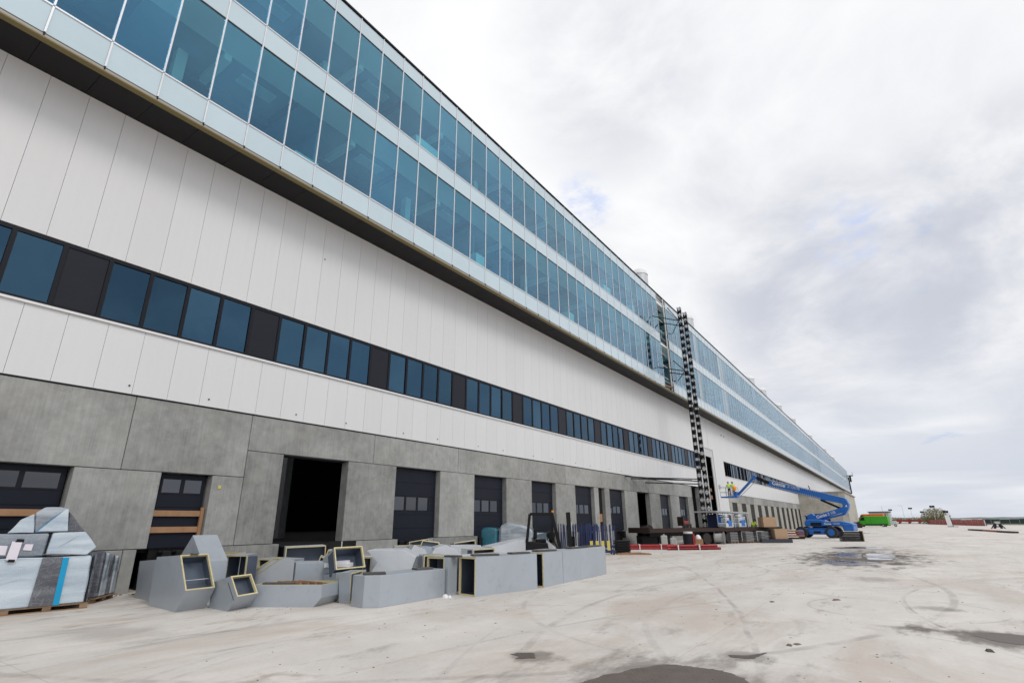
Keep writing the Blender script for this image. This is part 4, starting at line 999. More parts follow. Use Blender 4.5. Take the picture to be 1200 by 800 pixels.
# ================================================================== STILLAGE RACKS with blue posts
def rack(x, y, rz, nx, label, yellow=False, hp=1.72):
    t = thing('stillage_rack', label, 'rack', (x, y, 0), rz, 'blue post racks by the docks')
    rn = random.Random(int(x*10)); Wd = .95; L = nx*.30 if nx > 8 else nx*.42
    b = MB()
    for yy in (-Wd/2, Wd/2): b.box(-L/2, L/2, yy-.05, yy+.05, .12, .26, BLUED)
    for i in range(4): xx = -L/2+.04+i*(L-.08)/3; b.box(xx-.04, xx+.04, -Wd/2, Wd/2, .14, .24, BLUED)
    b.build('base_frame', t)
    for i in range(nx):
        for yy in ((-Wd/2, -Wd/6, Wd/6, Wd/2) if nx > 8 else (-Wd/2, Wd/2)):
            xx = -L/2+.1+i*(L-.2)/max(1, nx-1)+rn.uniform(-.05, .05)
            p = MB(); p.bar((xx, yy, .26), (xx+rn.uniform(-.07, .07), yy+rn.uniform(-.05, .05), hp+rn.uniform(-.12, .12)), .05, BLUED); p.build('post', t)
    if yellow:
        for i in range(4): box('yellow_bumper', -L/2+.15+i*(L-.3)/4, -L/2+.33+i*(L-.3)/4, -Wd/2-.10, -Wd/2-.055, .26, .8, YELL, t, .01)
    for xx in (-L/2+.1, L/2-.1):
        for yy in (-Wd/2, Wd/2): wheel(t, xx, yy, .06, .06, .05, 'caster', BLACK)
    return t
rack(-17.7, 33.4, .75, 9, 'left blue rack with a dense row of posts behind the forklift')
rack(-15.35, 31.6, .6, 4, 'right blue rack with yellow bumpers beside the black mats', True)
rack(-18.0, 37.6, .75, 4, 'blue post rack closest to the dock wall')
t = thing('pallet_truck', 'small steel pallet truck between the forklift and the blue racks', 'pallet truck', (-15.6, 28.6, 0), .6)
box('truck_body', -.3, .3, -.25, .25, .15, .6, GALV, t, .03); b = MB(); b.tube((0, 0, .6), (-.3, 0, 1.25), .03, BLACK); b.build('handle', t)
for yy in (-.18, .18): box('fork', .3, 1.4, yy-.06, yy+.06, .08, .14, GALV, t)
for yy in (-.18, .18): wheel(t, -.1, yy, .09, .09, .06, 'wheel', BLACK)
t = thing('mat_stack', 'stack of black ribbed mats beside the blue rack', 'mat stack', (-14.7, 33.4, 0), .6)
for i in range(6): box('mat', -.45+.02*(i % 2), .45+.02*(i % 2), -.4, .4, .13*i+.005, .13*i+.115, BLACK, t, .02)
t = thing('plank_bundle', 'flat ring of orange-brown planks on the slab before the mats', 'planks', (-13.6, 32.6, 0), .45)
for i in range(6): box('plank', -1.1+.12*i, 1.0-.1*i, -.6+.2*i, -.43+.2*i, 0.002, .07+.02*(i % 2), WOOD, t, .005)

# red steel pipes on the ground
def pipes(p0, p1, n, label, r=.09):
    a, c = Vector(p0), Vector(p1); t = thing('pipe_bundle', label, 'pipes', (*((a+c)/2).xy, 0), math.atan2(c.y-a.y, c.x-a.x), 'red pipe bundles on the slab'); L = (c-a).length
    for i in range(n):
        z = r+(.16 if i >= n*.6 else 0); yy = (i % max(1, int(n*.6)))*.2-.25
        b = MB(); b.tube((-L/2+.1*(i % 3), yy, z), (L/2-.15*((i+1) % 3), yy, z), r, RED, 8); b.build('pipe', t, smooth=True)
    for xx in (-L*.3, L*.1):
        b = MB(); b.box(xx-.03, xx+.03, -.36, .44, .0, .36, WHITE); b.build('strap', t)
pipes((-16.3, 38.2), (-13.0, 40.0), 5, 'left bundle of red pipes with white straps')
pipes((-13.6, 38.4), (-10.6, 40.6), 4, 'right bundle of red pipes in front of the steel deck')

# ================================================================== LONG STEEL DECK (trailer) with loads
dx, dy = (-9.4+16.8), (58.0-43.3); DL = math.hypot(dx, dy); da = math.atan2(dy, dx)
t = thing('flatbed_trailer', 'long rusty flatbed trailer parked along the docks', 'trailer', ((-9.4-16.8)/2, (58+43.3)/2, 0), da)
box('deck', -DL/2, DL/2, -.3, 2.2, 1.16, 1.30, RUST, t); box('side_beam', -DL/2, DL/2, -.36, -.302, 1.02, 1.32, RUST, t); box('side_beam', -DL/2, DL/2, 2.202, 2.26, 1.02, 1.32, RUST, t)
for i in range(14): box('cross_beam', -DL/2+.4+i*(DL-.8)/13, -DL/2+.5+i*(DL-.8)/13, -.3, 2.2, 1.02, 1.155, RUST, t)
for yy in (.2, 1.6): box('main_beam', -DL/2+.5, DL/2-.4, yy, yy+.16, .72, 1.018, BLACK, t)
for xx in (-1.7, -.3, 1.1):
    for yy in (-.05, 1.95): wheel(t, xx, yy, .47, .47, .3, 'wheel', RUST)
for xx in (-6.3, -5.9): 
    for yy in (.2, 1.7): box('landing_leg', xx, xx+.14, yy, yy+.14, 0, .72, BLACK, t)
box('headboard', -DL/2-.06, -DL/2-.002, -.3, 2.2, 1.0, 1.42, RUST, t); box('tail_box', DL/2-1.0, DL/2-.1, .0, 1.9, .55, 1.0, BLACK, t)
def crate_at(name, x, y, z, sx, sy, sz, mat, rz, label, cat, detail=None, group=None):
    t = thing(name, label, cat, (x, y, z), rz, group)
    box('body', -sx/2, sx/2, -sy/2, sy/2, 0, sz, mat, t, .02)
    if detail == 'card':
        box('tape', -sx/2-.004, sx/2+.004, -.03, .03, sz*.02, sz+.003, WOODP, t); box('flap', -sx/2, sx/2, -sy/2, -.002, sz+.004, sz+.012, CARD, t); box('flap', -sx/2, sx/2, .002, sy/2, sz+.004, sz+.012, CARD, t)
    elif detail == 'bands':
        for k in range(4): box('band', -sx/2-.012, sx/2+.012, -sy/2-.012, sy/2+.012, sz*(.1+.24*k), sz*(.1+.24*k)+.02, BLKG, t)
    return t
crate_at('cardboard_box', -9.9, 55.3, 1.31, 1.15, 1.1, .85, CARD, .6, 'tan cardboard box standing on the right end of the flatbed', 'box', 'card')
crate_at('cardboard_box', -9.0, 55.2, .30, 1.1, 1.0, .85, CARD, .5, 'tan cardboard box on dark crates below the flatbed end', 'box', 'card')
crate_at('dark_crate', -9.3, 54.6, 0, 2.6, .9, .3, NAVY, .5, 'low dark crate with white marks under the lower cardboard box', 'crate', 'bands')
t = thing('drum_pair', 'dark drum with a red stripe and white lid standing before the flatbed', 'drum', (-13.2, 42.3, 0), .4)
b = MB(); b.tube((0, 0, 0), (0, 0, 1.0), .40, DARKP, 16); b.build('drum', t, smooth=True); b = MB(); b.tube((.0, 0, 1.0), (0, 0, 1.14), .34, WHITE, 16); b.build('lid', t, smooth=True)
b = MB(); b.box(.28, .42, -.33, .2, .1, 1.0, RED); b.build('stripe', t); b = MB(); b.box(.45, 1.0, -.25, .3, 0, .62, WOOD); b.dome((.7, 0, .62), .22, .3, WHITE); b.build('bucket', t)
for k, (x, y) in enumerate(((-15.3, 42.9), (-14.75, 43.4))):
    t = thing('white_canister', ('left', 'right')[k]+' white plastic canister greyed for the shade under the flatbed', 'canister', (x, y, 0), .4)
    b = MB(); b.box(-.24, .24, -.15, .15, 0, .85 if k == 0 else .65, CABIN); b.build('body', t, bevel=.05); b = MB(); b.tube((0, 0, .6), (0, 0, .95 if k == 0 else .78), .06, CABIN, 10); b.build('cap', t)  # white plastic given a grey colour to put the deck's shade into it
for k in range(5):
    fx = .15+k*.11; x = -13.6+k*1.05; y = 51.0+k*1.2
    t = thing('block_pallet', ['first', 'second', 'third', 'fourth', 'fifth'][k]+' strapped pallet of grey blocks from the left behind the flatbed wheels', 'pallet', (x, y, 0), da)
    for j in range(4): box('block_layer', -.5, .5, -.45, .45, .13+.21*j, .13+.21*j+.19, BLKG, t, .02)
    for j in (-.4, 0, .4): box('pallet_block', j-.06, j+.06, -.45, .45, 0, .12, WOODP, t)
    box('strap', -.52, .52, -.04, .04, .13, .985, WHITE, t)
t = thing('coil_drum', 'grey cable drum under the flatbed right of the wheels', 'cable drum', (-12.9, 50.0, 0), da+.5)
b = MB(); b.tube((0, -.35, .5), (0, .35, .5), .36, CABIN, 16); b.build('core', t)
for sy in (-.38, .36): b = MB(); b.tube((0, sy, .5), (0, sy+.04, .5), .5, BLKG, 18); b.build('flange', t)
# machines standing on the platform beside the masts
def machine(x, y, z, rz, label):
    t = thing('blue_machine', label, 'machine', (x, y, z), rz, 'blue machines on the flatbed')
    box('body', -.5, .5, -.4, .4, 0, .4, SILVER, t, .06); box('hood', -.35, .2, -.3, .3, .4, .85, GALV, t, .1); box('motor', -.2, .3, -.42, -.31, .1, .6, BLUEP, t, .03); box('top', -.2, .15, -.2, .2, .85, 1.1, SILVER, t, .06)
    b = MB()
    for sx in (-.6, .6): b.bar((sx, -.45, 0), (sx, -.45, 1.1), .04, GALV)
    b.bar((-.6, -.45, 1.1), (.6, -.45, 1.1), .04, GALV); b.build('frame', t)
machine(-12.6, 51.6, 1.31, da, 'pale blue machine on the middle of the flatbed'); machine(-11.9, 53.4, 1.31, da, 'low blue machine with a steel frame right of the first on the flatbed')
t = thing('red_cart', 'dark red trolley on the dock side of the flatbed', 'trolley', (-15.3, 48.4, 1.31), da)
box('tray', -.5, .5, -.35, .35, .2, .35, RUST, t, .03); box('back', -.5, -.45, -.35, .35, .35, .95, RUST, t, .02); box('load', -.3, .3, -.25, .25, .35, .6, REDD, t, .03)
for sx in (-.4, .4): wheel(t, sx, -.3, .1, .1, .06, 'wheel', BLACK)
t = thing('scrap_heap', 'dark tangle of machine parts beside the open dock bay', 'machine parts', (-17.0, 45.0, 0), .8)
box('block', -1.2, .2, -.5, .6, 0, .8, BLACK, t, .05); box('block', .3, 1.4, -.4, .5, 0, .9, BLACK, t, .05); box('block', -.9, .0, -.3, .4, .8, 1.5, RUST, t, .08); wheel(t, -.5, -.5, 1.3, .35, .12, 'flywheel', RUST)
t = thing('red_board_stack', 'low stack of reddish boards between the flatbed and the boom lift', 'boards', (-10.0, 66.0, 0), .2)
for i in range(4): box('board', -1.8+.1*i, 1.6, -.5, .5, .24*i+.01, .24*i+.15, (RUST, WOOD, REDD, WOODP)[i], t, .01)

# ================================================================== PEOPLE
def person(label, loc, rz, bend=0., vest=HIVIS, helmet=HIVIS, arms='down'):
    t = thing('person', label, 'person', loc, rz)
    cb, sb = math.cos(bend), math.sin(bend)
    def up(x, y, z):   # rotate the trunk about the hips for a bending pose
        dz = z-.95; return (x+dz*sb, y, .95+dz*cb)
    J = {'hip': (0, 0, .95, .15), 'belly': (*up(0, 0, 1.12), .145), 'chest': (*up(0, 0, 1.34), .165), 'neck': (*up(0, 0, 1.50), .06), 'head': (*up(.02, 0, 1.62), .10), 'crown': (*up(.02, 0, 1.72), .085),
         'hl': (0, .10, .90, .11), 'kl': (.04, .12, .50, .075), 'al': (-.02, .13, .09, .05), 'tl': (.15, .15, .04, .045),
         'hr': (0, -.10, .90, .11), 'kr': (.09, -.12, .50, .075), 'ar': (.03, -.13, .09, .05), 'tr': (.2, -.15, .04, .045),
         'sl': (*up(0, .20, 1.42), .075), 'sr': (*up(0, -.20, 1.42), .075)}
    if arms == 'fwd':
        for s, k in ((1, 'l'), (-1, 'r')):
            J['e'+k] = (*up(.16, .26*s, 1.20), .05); J['w'+k] = (*up(.42, .20*s, 1.16), .035); J['f'+k] = (*up(.52, .18*s, 1.16), .032)
    else:
        for s, k in ((1, 'l'), (-1, 'r')):
            J['e'+k] = (*up(.0, .27*s, 1.14), .05); J['w'+k] = (*up(.12, .28*s, .92), .035); J['f'+k] = (*up(.15, .28*s, .83), .032)
    E = [('hip','belly'), ('belly','chest'), ('chest','neck'), ('neck','head'), ('head','crown'), ('hip','hl'), ('hl','kl'), ('kl','al'), ('al','tl'), ('hip','hr'), ('hr','kr'), ('kr','ar'), ('ar','tr'),
         ('chest','sl'), ('sl','el'), ('el','wl'), ('wl','fl'), ('chest','sr'), ('sr','er'), ('er','wr'), ('wr','fr')]
    names = list(J); me = bpy.data.meshes.new('body'); me.from_pydata([J[n][:3] for n in names], [(names.index(a), names.index(b)) for a, b in E], [])
    o = bpy.data.objects.new('body', me); COL.objects.link(o); o.parent = t
    md = o.modifiers.new('skin', 'SKIN'); sv = me.skin_vertices[0].data
    for i, n in enumerate(names): sv[i].radius = (J[n][3], J[n][3]); sv[i].use_root = (n == 'hip')
    sd = o.modifiers.new('sub', 'SUBSURF'); sd.levels = 1; sd.render_levels = 1
    dg = bpy.context.evaluated_depsgraph_get(); m2 = bpy.data.meshes.new_from_object(o.evaluated_get(dg)); o.modifiers.clear(); o.data = m2; m2.name = 'body'
    for m in (NAVY, SKIN, vest): m2.materials.append(m)
    hz = Vector(J['head'][:3]); 
    for p in m2.polygons:
        c = p.center
        if (c-hz).length < .17 or any((c-Vector(J[k][:3])).length < .09 for k in ('fl', 'fr')): p.material_index = 1
        elif (c.z > 1.0 or bend > .5 and c.x > .12 and c.z > .75): p.material_index = 2
        p.use_smooth = True
    h = Vector(J['crown'][:3]); b = MB(); b.dome(h+Vector((0, 0, -.03)), .125, .12, helmet, 14, 4); b.tube(h+Vector((.03, 0, -.035)), h+Vector((.03, 0, -.02)), .15, helmet, 14); b.build('hard_hat', t)
    b = MB()
    c = Vector(J['belly'][:3]); b.tube(c-Vector((0, 0, .03)), c+Vector((0, 0, .03)), .165, GALV, 14); b.build('reflective_band', t)
    return t
BT = MATS['black_steel']
# ================================================================== BOOM LIFT
lift = thing('boom_lift', 'blue articulated boom lift with its long arm raised towards the facade', 'boom lift', (-8.74, 70.1, 0), math.atan2(-.1414, .99))
for x in (-.38, 2.62):
    for y in (.05, 2.3): wheel(lift, x, y, .6, .6, .5, 'wheel', BLUEP)
b = MB(); b.box(-.2, 2.5, .45, 2.0, .42, 1.05, BLUEP); b.box(.3, 1.9, .25, 2.2, .36, .80, BLUEP); b.build('chassis', lift, bevel=.05)
b = MB(); b.bar((-.38, .1, .6), (-.38, 2.2, .6), .28, BLUED); b.bar((2.62, .1, .6), (2.62, 2.2, .6), .28, BLUED); b.build('axle', lift)
b = MB(); b.tube((1.3, 1.2, 1.05), (1.3, 1.2, 1.22), .75, BLACK, 20); b.build('slew_ring', lift)
b = MB(); b.prism([(.0,.35,1.22), (3.6,.35,1.22), (4.3,.35,.85), (4.6,.35,1.0), (4.55,.35,1.55), (3.6,.35,1.75), (2.2,.35,1.72), (1.6,.35,1.95), (.2,.35,1.95), (-.05,.35,1.6)], (0, 1.75, 0), BLUEP); b.build('turntable', lift, bevel=.07)
b = MB(); b.box(3.7, 4.75, .3, 2.2, .72, 1.5, BLUEP); b.build('counterweight', lift, bevel=.09)
box('cover_panel', .6, 1.7, .30, .345, 1.3, 1.62, BLACK, lift, .02); box('chassis_step', .8, 1.5, .2, .245, .5, .72, BLACK, lift)
def arm(name, a, c, w, h, y, mat=BLUEP, bev=.03):
    b = MB(); A = Vector((a[0], y, a[1])); B = Vector((c[0], y, c[1])); b.bar(A, B, w, mat, h); return b.build(name, lift, bevel=bev)
arm('lower_arm', (.45, 1.95), (3.95, 2.92), .55, .52, 1.25); arm('lower_link', (.9, 1.75), (3.9, 2.45), .3, .2, 1.25)
b = MB(); b.prism([(-.05,1.0,1.9), (.9,1.0,1.75), (1.3,1.0,2.1), (.75,1.0,2.6), (.1,1.0,2.35)], (0, .6, 0), BLUEP); b.build('arm_pivot', lift, bevel=.05)
arm('lower_link', (.3, 1.9), (.0, 2.4), .12, .12, .95, BLACK)
b = MB(); b.prism([(3.55,.93,2.75), (4.05,.93,2.35), (4.5,.93,3.0), (4.62,.93,3.5), (4.45,.93,4.05), (4.1,.93,4.25), (3.85,.93,3.75), (4.0,.93,3.35)], (0, .68, 0), BLUEP); b.build('elbow', lift, bevel=.06)
b = MB(); b.prism([(4.22,.91,3.25), (4.42,.91,3.2), (4.38,.91,3.45)], (0, .01, 0), WHITE); b.build('warning_sign', lift)
b = MB(); bx = [(4.28, 4.15), (4.2, 3.50), (2.1, 4.02), (-3.45, 5.78), (-3.25, 6.46), (1.1, 5.12), (2.2, 4.80)]
b.prism([(x, 1.0, z) for x, z in bx], (0, .55, 0), BLUEP); b.build('main_boom', lift, bevel=.03)
b = MB(); b.prism([(-3.3,1.08,6.33), (-3.4,1.08,5.98), (-4.6,1.08,6.55), (-4.95,1.08,6.85), (-4.6,1.08,7.05)], (0, .4, 0), BLACK); b.build('extension_boom', lift, bevel=.03)
b = MB(); b.tube((-4.95, 1.0, 6.9), (-4.95, 1.6, 6.9), .24, BLUEP, 14); b.build('jib_knuckle', lift)
arm('jib_boom', (-5.0, 6.95), (-7.25, 4.98), .3, .26, 1.28); arm('jib_rod', (-4.75, 6.6), (-7.05, 4.75), .07, .07, 1.28, GALV)
arm('hydraulic_cylinder', (1.85, 4.05), (3.7, 3.05), .22, .22, 1.28, BLACK)
# hose carrier and grab rail along the boom
b = MB()
for k in range(28):
    f = k/27; x = -3.8+f*5.6; z = 6.68-f*1.72
    b.bar((x, .97, z), (x, .97, z-.16), .03, GALV); b.bar((x, .97, z-.78), (x, .97, z-.62), .03, GALV)
b.bar((-4.0, .97, 6.76), (2.0, .97, 4.93), .04, GALV); b.bar((-4.0, .97, 5.98), (2.0, .97, 4.14), .04, GALV); b.build('hose_rail', lift)
arm('boom_aerial', (.95, 5.05), (.85, 5.65), .09, .09, 1.3, BLACK)
bang = -math.atan2(-(5.95-4.22), -(-3.35-2.1))  # slope of the main boom
sl = math.atan2(-1.66, 5.45)
text('lettering', 'Genie', .62, WHITE, lift, (-3.02, .985, 5.98), (PI/2, -sl, 0)); text('lettering', 'Z\u00b7135/70', .36, SILVER, lift, (-1.35, .985, 5.55), (PI/2, -sl, 0))
s2 = math.atan2(.97, 3.5)
text('lettering', 'Genie', .46, WHITE, lift, (1.2, .965, 2.02), (PI/2, -s2, 0)); text('lettering', 'Z\u00b7135', .36, SILVER, lift, (2.35, .965, 2.37), (PI/2, -s2, 0))
text('lettering', 'Genie', .30, WHITE, lift, (1.95, .325, 1.38), (PI/2, 0, 0)); text('lettering', '135/70', .24, SILVER, lift, (2.8, .325, 1.40), (PI/2, 0, 0))
# work basket
bk = MB(); X0, X1, Y0, Y1, Z0 = -9.15, -7.55, .35, 2.15, 4.78
bk.box(X0, X1, Y0, Y1, Z0-.16, Z0, BLUEP)
bk.build('basket_floor', lift)
bk = MB()
for x in (X0, (X0+X1)/2, X1):
    for y in (Y0, Y1): bk.bar((x, y, Z0), (x, y, Z0+1.1), .05, GALV)
for z in (.5, 1.1):
    for a, c in (((X0, Y0), (X1, Y0)), ((X1, Y0), (X1, Y1)), ((X1, Y1), (X0, Y1)), ((X0, Y1), (X0, Y0))): bk.bar((*a, Z0+z), (*c, Z0+z), .05, GALV)
bk.build('basket_rail', lift)
b = MB(); b.box(-7.72, -7.3, .9, 1.7, 4.62, 5.35, BLUEP); b.build('basket_mount', lift, bevel=.05)
b = MB(); b.box(-9.2, -9.0, .2, .5, 5.7, 6.2, SILVER); b.build('control_box', lift)
def lw(x, y, z):
    a = math.atan2(-.1414, .99); c, s = math.cos(a), math.sin(a); return (-8.74+c*x-s*y, 70.1+s*x+c*y, z)
person('worker in yellow-green jacket standing in the boom lift basket, left of the pair', lw(-8.25, 1.1, 4.78), 2.2, .15, HIVIS, BLACK, 'fwd')
person('worker in yellow-green jacket with orange gloves in the basket, right of the pair', lw(-7.85, 1.5, 4.78), 2.6, .1, HIVIS, BLACK, 'fwd')
b = MB(); b.dome((0, 0, 0), .26, .3, ORANGE, 10, 4); b.tube((0, 0, -.25), (0, 0, 0), .24, ORANGE, 10)
tag(b.build('orange_bag', None, lw(-7.45, .75, 5.7)), 'orange bag hanging on the right side of the lift basket', 'bag')
person('worker in a yellow jacket bending over behind the flatbed near the cardboard box', (-11.6, 57.2, .35), -.6, .55, HIVIS, BLACK, 'fwd')
person('worker in dark clothing standing left of the cardboard box', (-10.6, 56.6, 0), 3.6, .1, NAVY, BLACK, 'down')

# black louvre panel stack beside the lift
t = thing('steel_tray_stack', 'stack of black ribbed trays on the slab right of the boom lift', 'stack', (-3.75, 60.3, 0), .32)
for i in range(6): box('tray', -.95, .75, -.5, .5, .145*i+.01, .145*i+.12, BLACK, t, .02)
box('end_board', .78, .84, -.5, .5, 0, .9, CARD, t)

# ================================================================== FAR VEHICLES, CABIN, FENCES
def van(x, y, rz, mat, L, H, label, cargo=True):
    t = thing('parked_van', label, 'van', (x, y, 0), rz)
    b = MB(); prof = [(-L/2, .45), (L/2, .45), (L/2, H), (-L/2+1.9, H), (-L/2+1.5, H*.97), (-L/2+.75, H*.58), (-L/2+.05, H*.46)]
    b.prism([(px, -1.0, pz) for px, pz in prof], (0, 2.0, 0), mat); b.build('body', t, bevel=.08)
    b = MB(); b.add([(-L/2+.72, -.9, H*.60), (-L/2+1.42, -.9, H*.94), (-L/2+1.42, .9, H*.94), (-L/2+.72, .9, H*.60)], [(0, 1, 2, 3)], BLACK); ob = b.build('windscreen', t, (-.03, 0, .03))
    b = MB(); b.add([(-L/2+.95, -1.012, H*.60), (-L/2+2.1, -1.012, H*.60), (-L/2+2.1, -1.012, H*.90), (-L/2+1.55, -1.012, H*.90)], [(0, 1, 2, 3)], BLACK); b.build('side_window', t)
    b = MB(); b.box(-L/2+.1, L/2-.05, -.96, .96, .3, .44, BLACK); b.build('sill', t)
    b = MB(); b.box(-L/2-.02, -L/2+.1, -.9, .9, .62, .85, SILVER); b.build('headlight', t)
    b = MB(); b.box(L/2-.02, L/2+.03, -.95, -.8, 1.0, 1.5, RED); b.build('tail_light', t)
    b = MB(); b.box(2.15-L/2, 2.18-L/2, -1.012, -1.003, .6, H*.92, BLACK); b.box(3.6-L/2, 3.63-L/2, -1.012, -1.003, .6, H*.92, BLACK); b.box(2.2-L/2, L/2-.2, -1.012, -1.003, .62, .78, BLACK); b.build('door_seam', t)
    for wx in (-L/2+1.1, L/2-1.3):
        for wy in (-.88, .88): wheel(t, wx, wy, .38, .38, .26, 'wheel', GALV)
    return t
van(-5.6, 181, -.25, GREENV, 7.6, 2.75, 'bright green panel van parked beyond the boom lift')
van(-6.8, 206, -.2, ORANGEV, 7.4, 3.5, 'orange van parked behind the green one')
t = thing('parked_van', 'white van end showing right of the green van', 'van', (-.9, 183, 0), 0); box('body', -.6, .6, -1.0, 1.0, .4, 1.5, SILVER, t, .05)
for wy in (-.9, .9): wheel(t, .2, wy, .35, .35, .25)
t = thing('site_cabin', 'small grey cabin with a dark flat roof behind the vans', 'cabin', (-5.6, 275, 0), -.2)
box('wall', -3.4, 3.4, -2, 2, 0, 4.7, CABIN, t); box('roof', -3.7, 3.7, -2.3, 2.3, 4.7, 5.0, BLACK, t)
for i in range(3): box('window', -2.6+i*2, -1.6+i*2, -2.05, -2.003, 3.0, 4.0, DARKP, t)
b = MB(); b.tube((1.2, 0, 5), (1.2, 0, 7.2), .05, GALV, 6); b.build('aerial', t)
# low boxes and clutter by the vans
for i, (x, y, h) in enumerate(((-8.6, 165, 1.3), (-8.0, 158, 1.0))):
    crate_at('site_crate', x, y, 0, 1.4, 1.2, h, RUST, .1, ('taller', 'lower')[i]+' dark red crate by the corner of the end block', 'crate')
# red and white barrier line with lamps
names = ['first', 'second', 'third', 'fourth', 'fifth', 'sixth', 'seventh', 'eighth']
bar = [(-1.5, 326), (1.8, 321), (5.6, 316), (8.0, 312), (9.9, 311), (12.0, 308), (13.9, 306)]
for i in range(6):
    x0, y0 = -3+3.4*i, 300-i*3.5; x1, y1 = x0+3.3, y0-3.5
    t = thing('road_barrier', names[i]+' red and white barrier from the left in the far row', 'barrier', ((x0+x1)/2, (y0+y1)/2, 0), math.atan2(y1-y0, x1-x0), 'far red and white barriers')
    Lb = math.hypot(x1-x0, y1-y0)
    box('barrier_foot', -Lb/2, Lb/2, -.25, .25, 0, .55, WHITE, t, .05); box('barrier_top', -Lb/2, Lb/2, -.15, .15, .9, 1.7, REDD, t, .05); box('barrier_end', -Lb/2-.1, -Lb/2+1.1, -.3, .3, .0, 2.0, REDD, t, .05)
def hoard(x0, y0, x1, y1, h, n, mat, name, lab, cat):
    a = math.atan2(y1-y0, x1-x0); L = math.hypot(x1-x0, y1-y0); t = thing(name, lab, cat, ((x0+x1)/2, (y0+y1)/2, 0), a)
    for i in range(n):
        xa = -L/2+i*L/n; hh = h*random.uniform(.93, 1.03)
        box('fence_panel', xa+.03, xa+L/n-.03, -.05+random.uniform(-.02, .02), .05, .35, round(hh, 2), mat, t)
        box('fence_foot', xa+.1, xa+L/n-.1, -.35, .35, 0, .34, CONC2 if mat is HEDGE else mat, t)
    for i in range(n+1): box('fence_post', -L/2+i*L/n-.05, -L/2+i*L/n+.05, -.1, .1, 0, h-.1, GALV, t)
hoard(9.4, 259, 18.7, 191, 1.65, 12, REDD, 'red_hoarding', 'run of red hoarding panels in the middle of the far yard edge', 'hoarding')
hoard(22.2, 231, 60, 150, 1.65, 22, HEDGE, 'green_screen_fence', 'dark green screened fence running off to the right edge', 'fence')
def lamp(x, y, h, label, street=False):
    t = thing('floodlight_mast', label, 'floodlight', (x, y, 0), .2, 'thin floodlight masts at the far yard edge')
    b = MB(); b.tube((0, 0, 0), (.0, 0, h), .09, GALV, 8, .05); b.build('pole', t)
    if street: b = MB(); b.bar((0, 0, h), (-1.6, 0, h+.15), .12, GALV); b.build('lamp_head', t)
    else:
        for sx in (-.5, .3): b = MB(); b.box(sx-.35, sx+.35, -.2, .2, h-.15, h+.55, BLACK); b.build('lamp_head', t, bevel=.05)
lamp(-1.97, 326, 6.0, 'left dark-headed floodlight mast right of the green van'); lamp(5.87, 316, 6.4, 'tall floodlight mast, second dark head from the left')
lamp(9.83, 311, 4.7, 'short floodlight mast left of the round bush'); lamp(11.2, 250, 5.9, 'floodlight mast standing before the round bush')
lamp(14.4, 245, 4.0, 'low floodlight mast behind the white board'); lamp(2.9, 319, 7.9, 'pale street lamp between the floodlight masts', True)
# round willow-like bush
t = thing('round_bush', 'round brownish willow bush standing alone beyond the barriers', 'tree', (11.9, 262, 0))
tr_ = MB(); rn = random.Random(4); tips = []
for i in range(16):
    a = rn.uniform(0, 2*PI); r1 = rn.uniform(.6, 2.2); r2 = rn.uniform(1.5, 4.4); z2 = rn.uniform(2.5, 5.4)
    p1 = (math.cos(a)*r1*.5, math.sin(a)*r1*.5, 1.3); p2 = (math.cos(a)*r2, math.sin(a)*r2, z2)
    tr_.tube((math.cos(a)*.15, math.sin(a)*.15, 0), p1, .16, BARK, 5, .1, False); tr_.tube(p1, p2, .1, BARK, 5, .03, False); tips.append(p2)
tr_.build('trunk', t)
lf = MB()
for i in range(5200):
    while True:
        x, y, z = rn.uniform(-1, 1), rn.uniform(-1, 1), rn.uniform(-.2, 1)
        d = math.sqrt(x*x+y*y+z*z)
        if .25 < d < 1+.12*math.sin(7*math.atan2(y, x)+5*z) and rn.random() < .35+.65*d: break
    c = Vector((x*4.7, y*4.5, 1.1+z*4.7)); u = Vector((rn.gauss(0, 1), rn.gauss(0, 1), rn.gauss(0, 1))).normalized()*.16; v = u.orthogonal().normalized()*.10
    lf.add([c-u, c-v, c+u, c+v], [(0, 1, 2, 3)], LEAF)
lf.build('crown', t)
# far low shrubs
for i, (x, y, s) in enumerate(((2, 380, 2.0), (8.5, 350, 2.6), (-1, 400, 2.6))):
    b = MB()
    for k in range(500):
        q = Vector((rn.gauss(0, 1.6), rn.gauss(0, 1), abs(rn.gauss(0, .8)))).normalized()*rn.uniform(.4, 1); c = Vector((q.x*s*2.6, q.y*s, abs(q.z)*s+.6)); u = Vector((rn.gauss(0, 1), rn.gauss(0, 1), rn.gauss(0, 1))).normalized()*.25; v = u.orthogonal()*.6
        b.add([c-u, c-v, c+u, c+v], [(0, 1, 2, 3)], LEAF)
    tag(b.build('distant_shrub', None, (x, y, 0)), ('low brown shrub right of the white van end', 'low brown shrub just left of the round bush', 'small brown shrub seen right above the green van')[i], 'shrub')
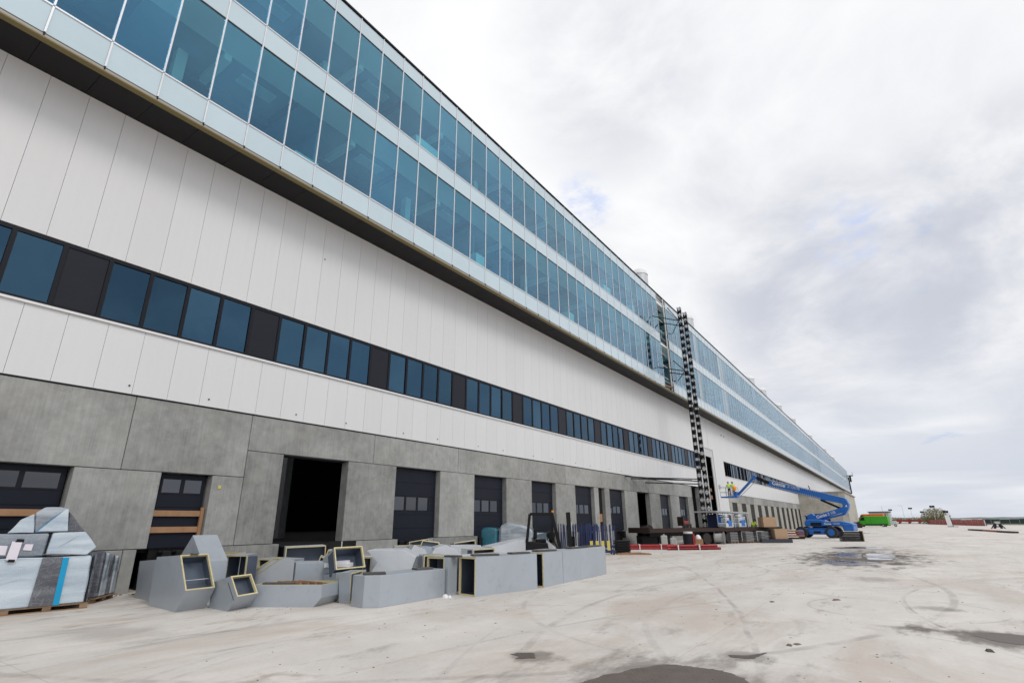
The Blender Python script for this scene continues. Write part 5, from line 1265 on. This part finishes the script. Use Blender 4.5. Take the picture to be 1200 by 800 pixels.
# white leaning board, trestle, planks on the slab
t = thing('leaning_board', 'tall white board propped upright on a dark base in the far yard', 'board', (10.5, 173.7, 0), -.1)
b = MB(); b.add([(-.65, 0, .1), (.35, 0, .1), (.1, .5, 2.75), (-.8, .5, 2.75), (-.65, .08, .1), (.35, .08, .1), (.1, .58, 2.75), (-.8, .58, 2.75)], [(0,1,2,3), (7,6,5,4), (0,1,5,4), (1,2,6,5), (2,3,7,6), (3,0,4,7)], WHITE); b.build('panel', t)
b = MB(); b.box(.36, .5, -.1, 1.2, 0, .2, DARKP); b.box(-.7, 1.4, -.2, .3, 0, .1, DARKP); b.bar((.4, .1, .1), (.15, .6, 2.8), .1, DARKP); b.build('frame', t)
t = thing('steel_trestle', 'dark triangular steel trestle on the slab near the right edge', 'trestle', (15.7, 142.2, 0), .3)
b = MB()
for sx, sy in ((-.9, -.5), (.9, -.5), (-.9, .5), (.9, .5), (-.45, 0), (.45, 0)): b.bar((sx, sy, 0), (sx*.2, 0, 1.2), .16, DARKP)
b.box(-.4, .4, -.2, .2, .85, 1.3, CABIN); b.bar((-.7, 0, .35), (.7, 0, .35), .2, DARKP); b.build('frame', t)
for i, (x0, y0, x1, y1) in enumerate(((9.8, 122, 10.9, 113), (10.9, 113, 11.6, 105), (11.5, 104, 12.4, 98), (13.0, 84, 14.5, 84))):
    a = math.atan2(y1-y0, x1-x0); L = math.hypot(x1-x0, y1-y0)
    b = MB(); b.box(-L/2, L/2, -.35, .35, 0, .22, RUST if i % 2 == 0 else REDD)
    tag(b.build('beam', None, ((x0+x1)/2, (y0+y1)/2, 0), (0, 0, a), .03), ['farthest dark red beam of the line on the pale slab', 'middle red beam of the line on the pale slab', 'nearest dark red beam of the line on the pale slab', 'short dark beam at the right edge of the picture'][i], 'beam', 'dark red beams lying on the slab')
b = MB()
for i in range(5): b.box(-1.6+i*.5, -.6+i*.5, -.3*i, .5-.3*i, 0, .03+.01*i, (WHITE, BLUED, RED, CABIN, WHITE)[i])
tag(b.build('sheet_scraps', None, (-4.0, 95, 0)), 'coloured sheets and scraps on the slab in front of the green van', 'scraps')
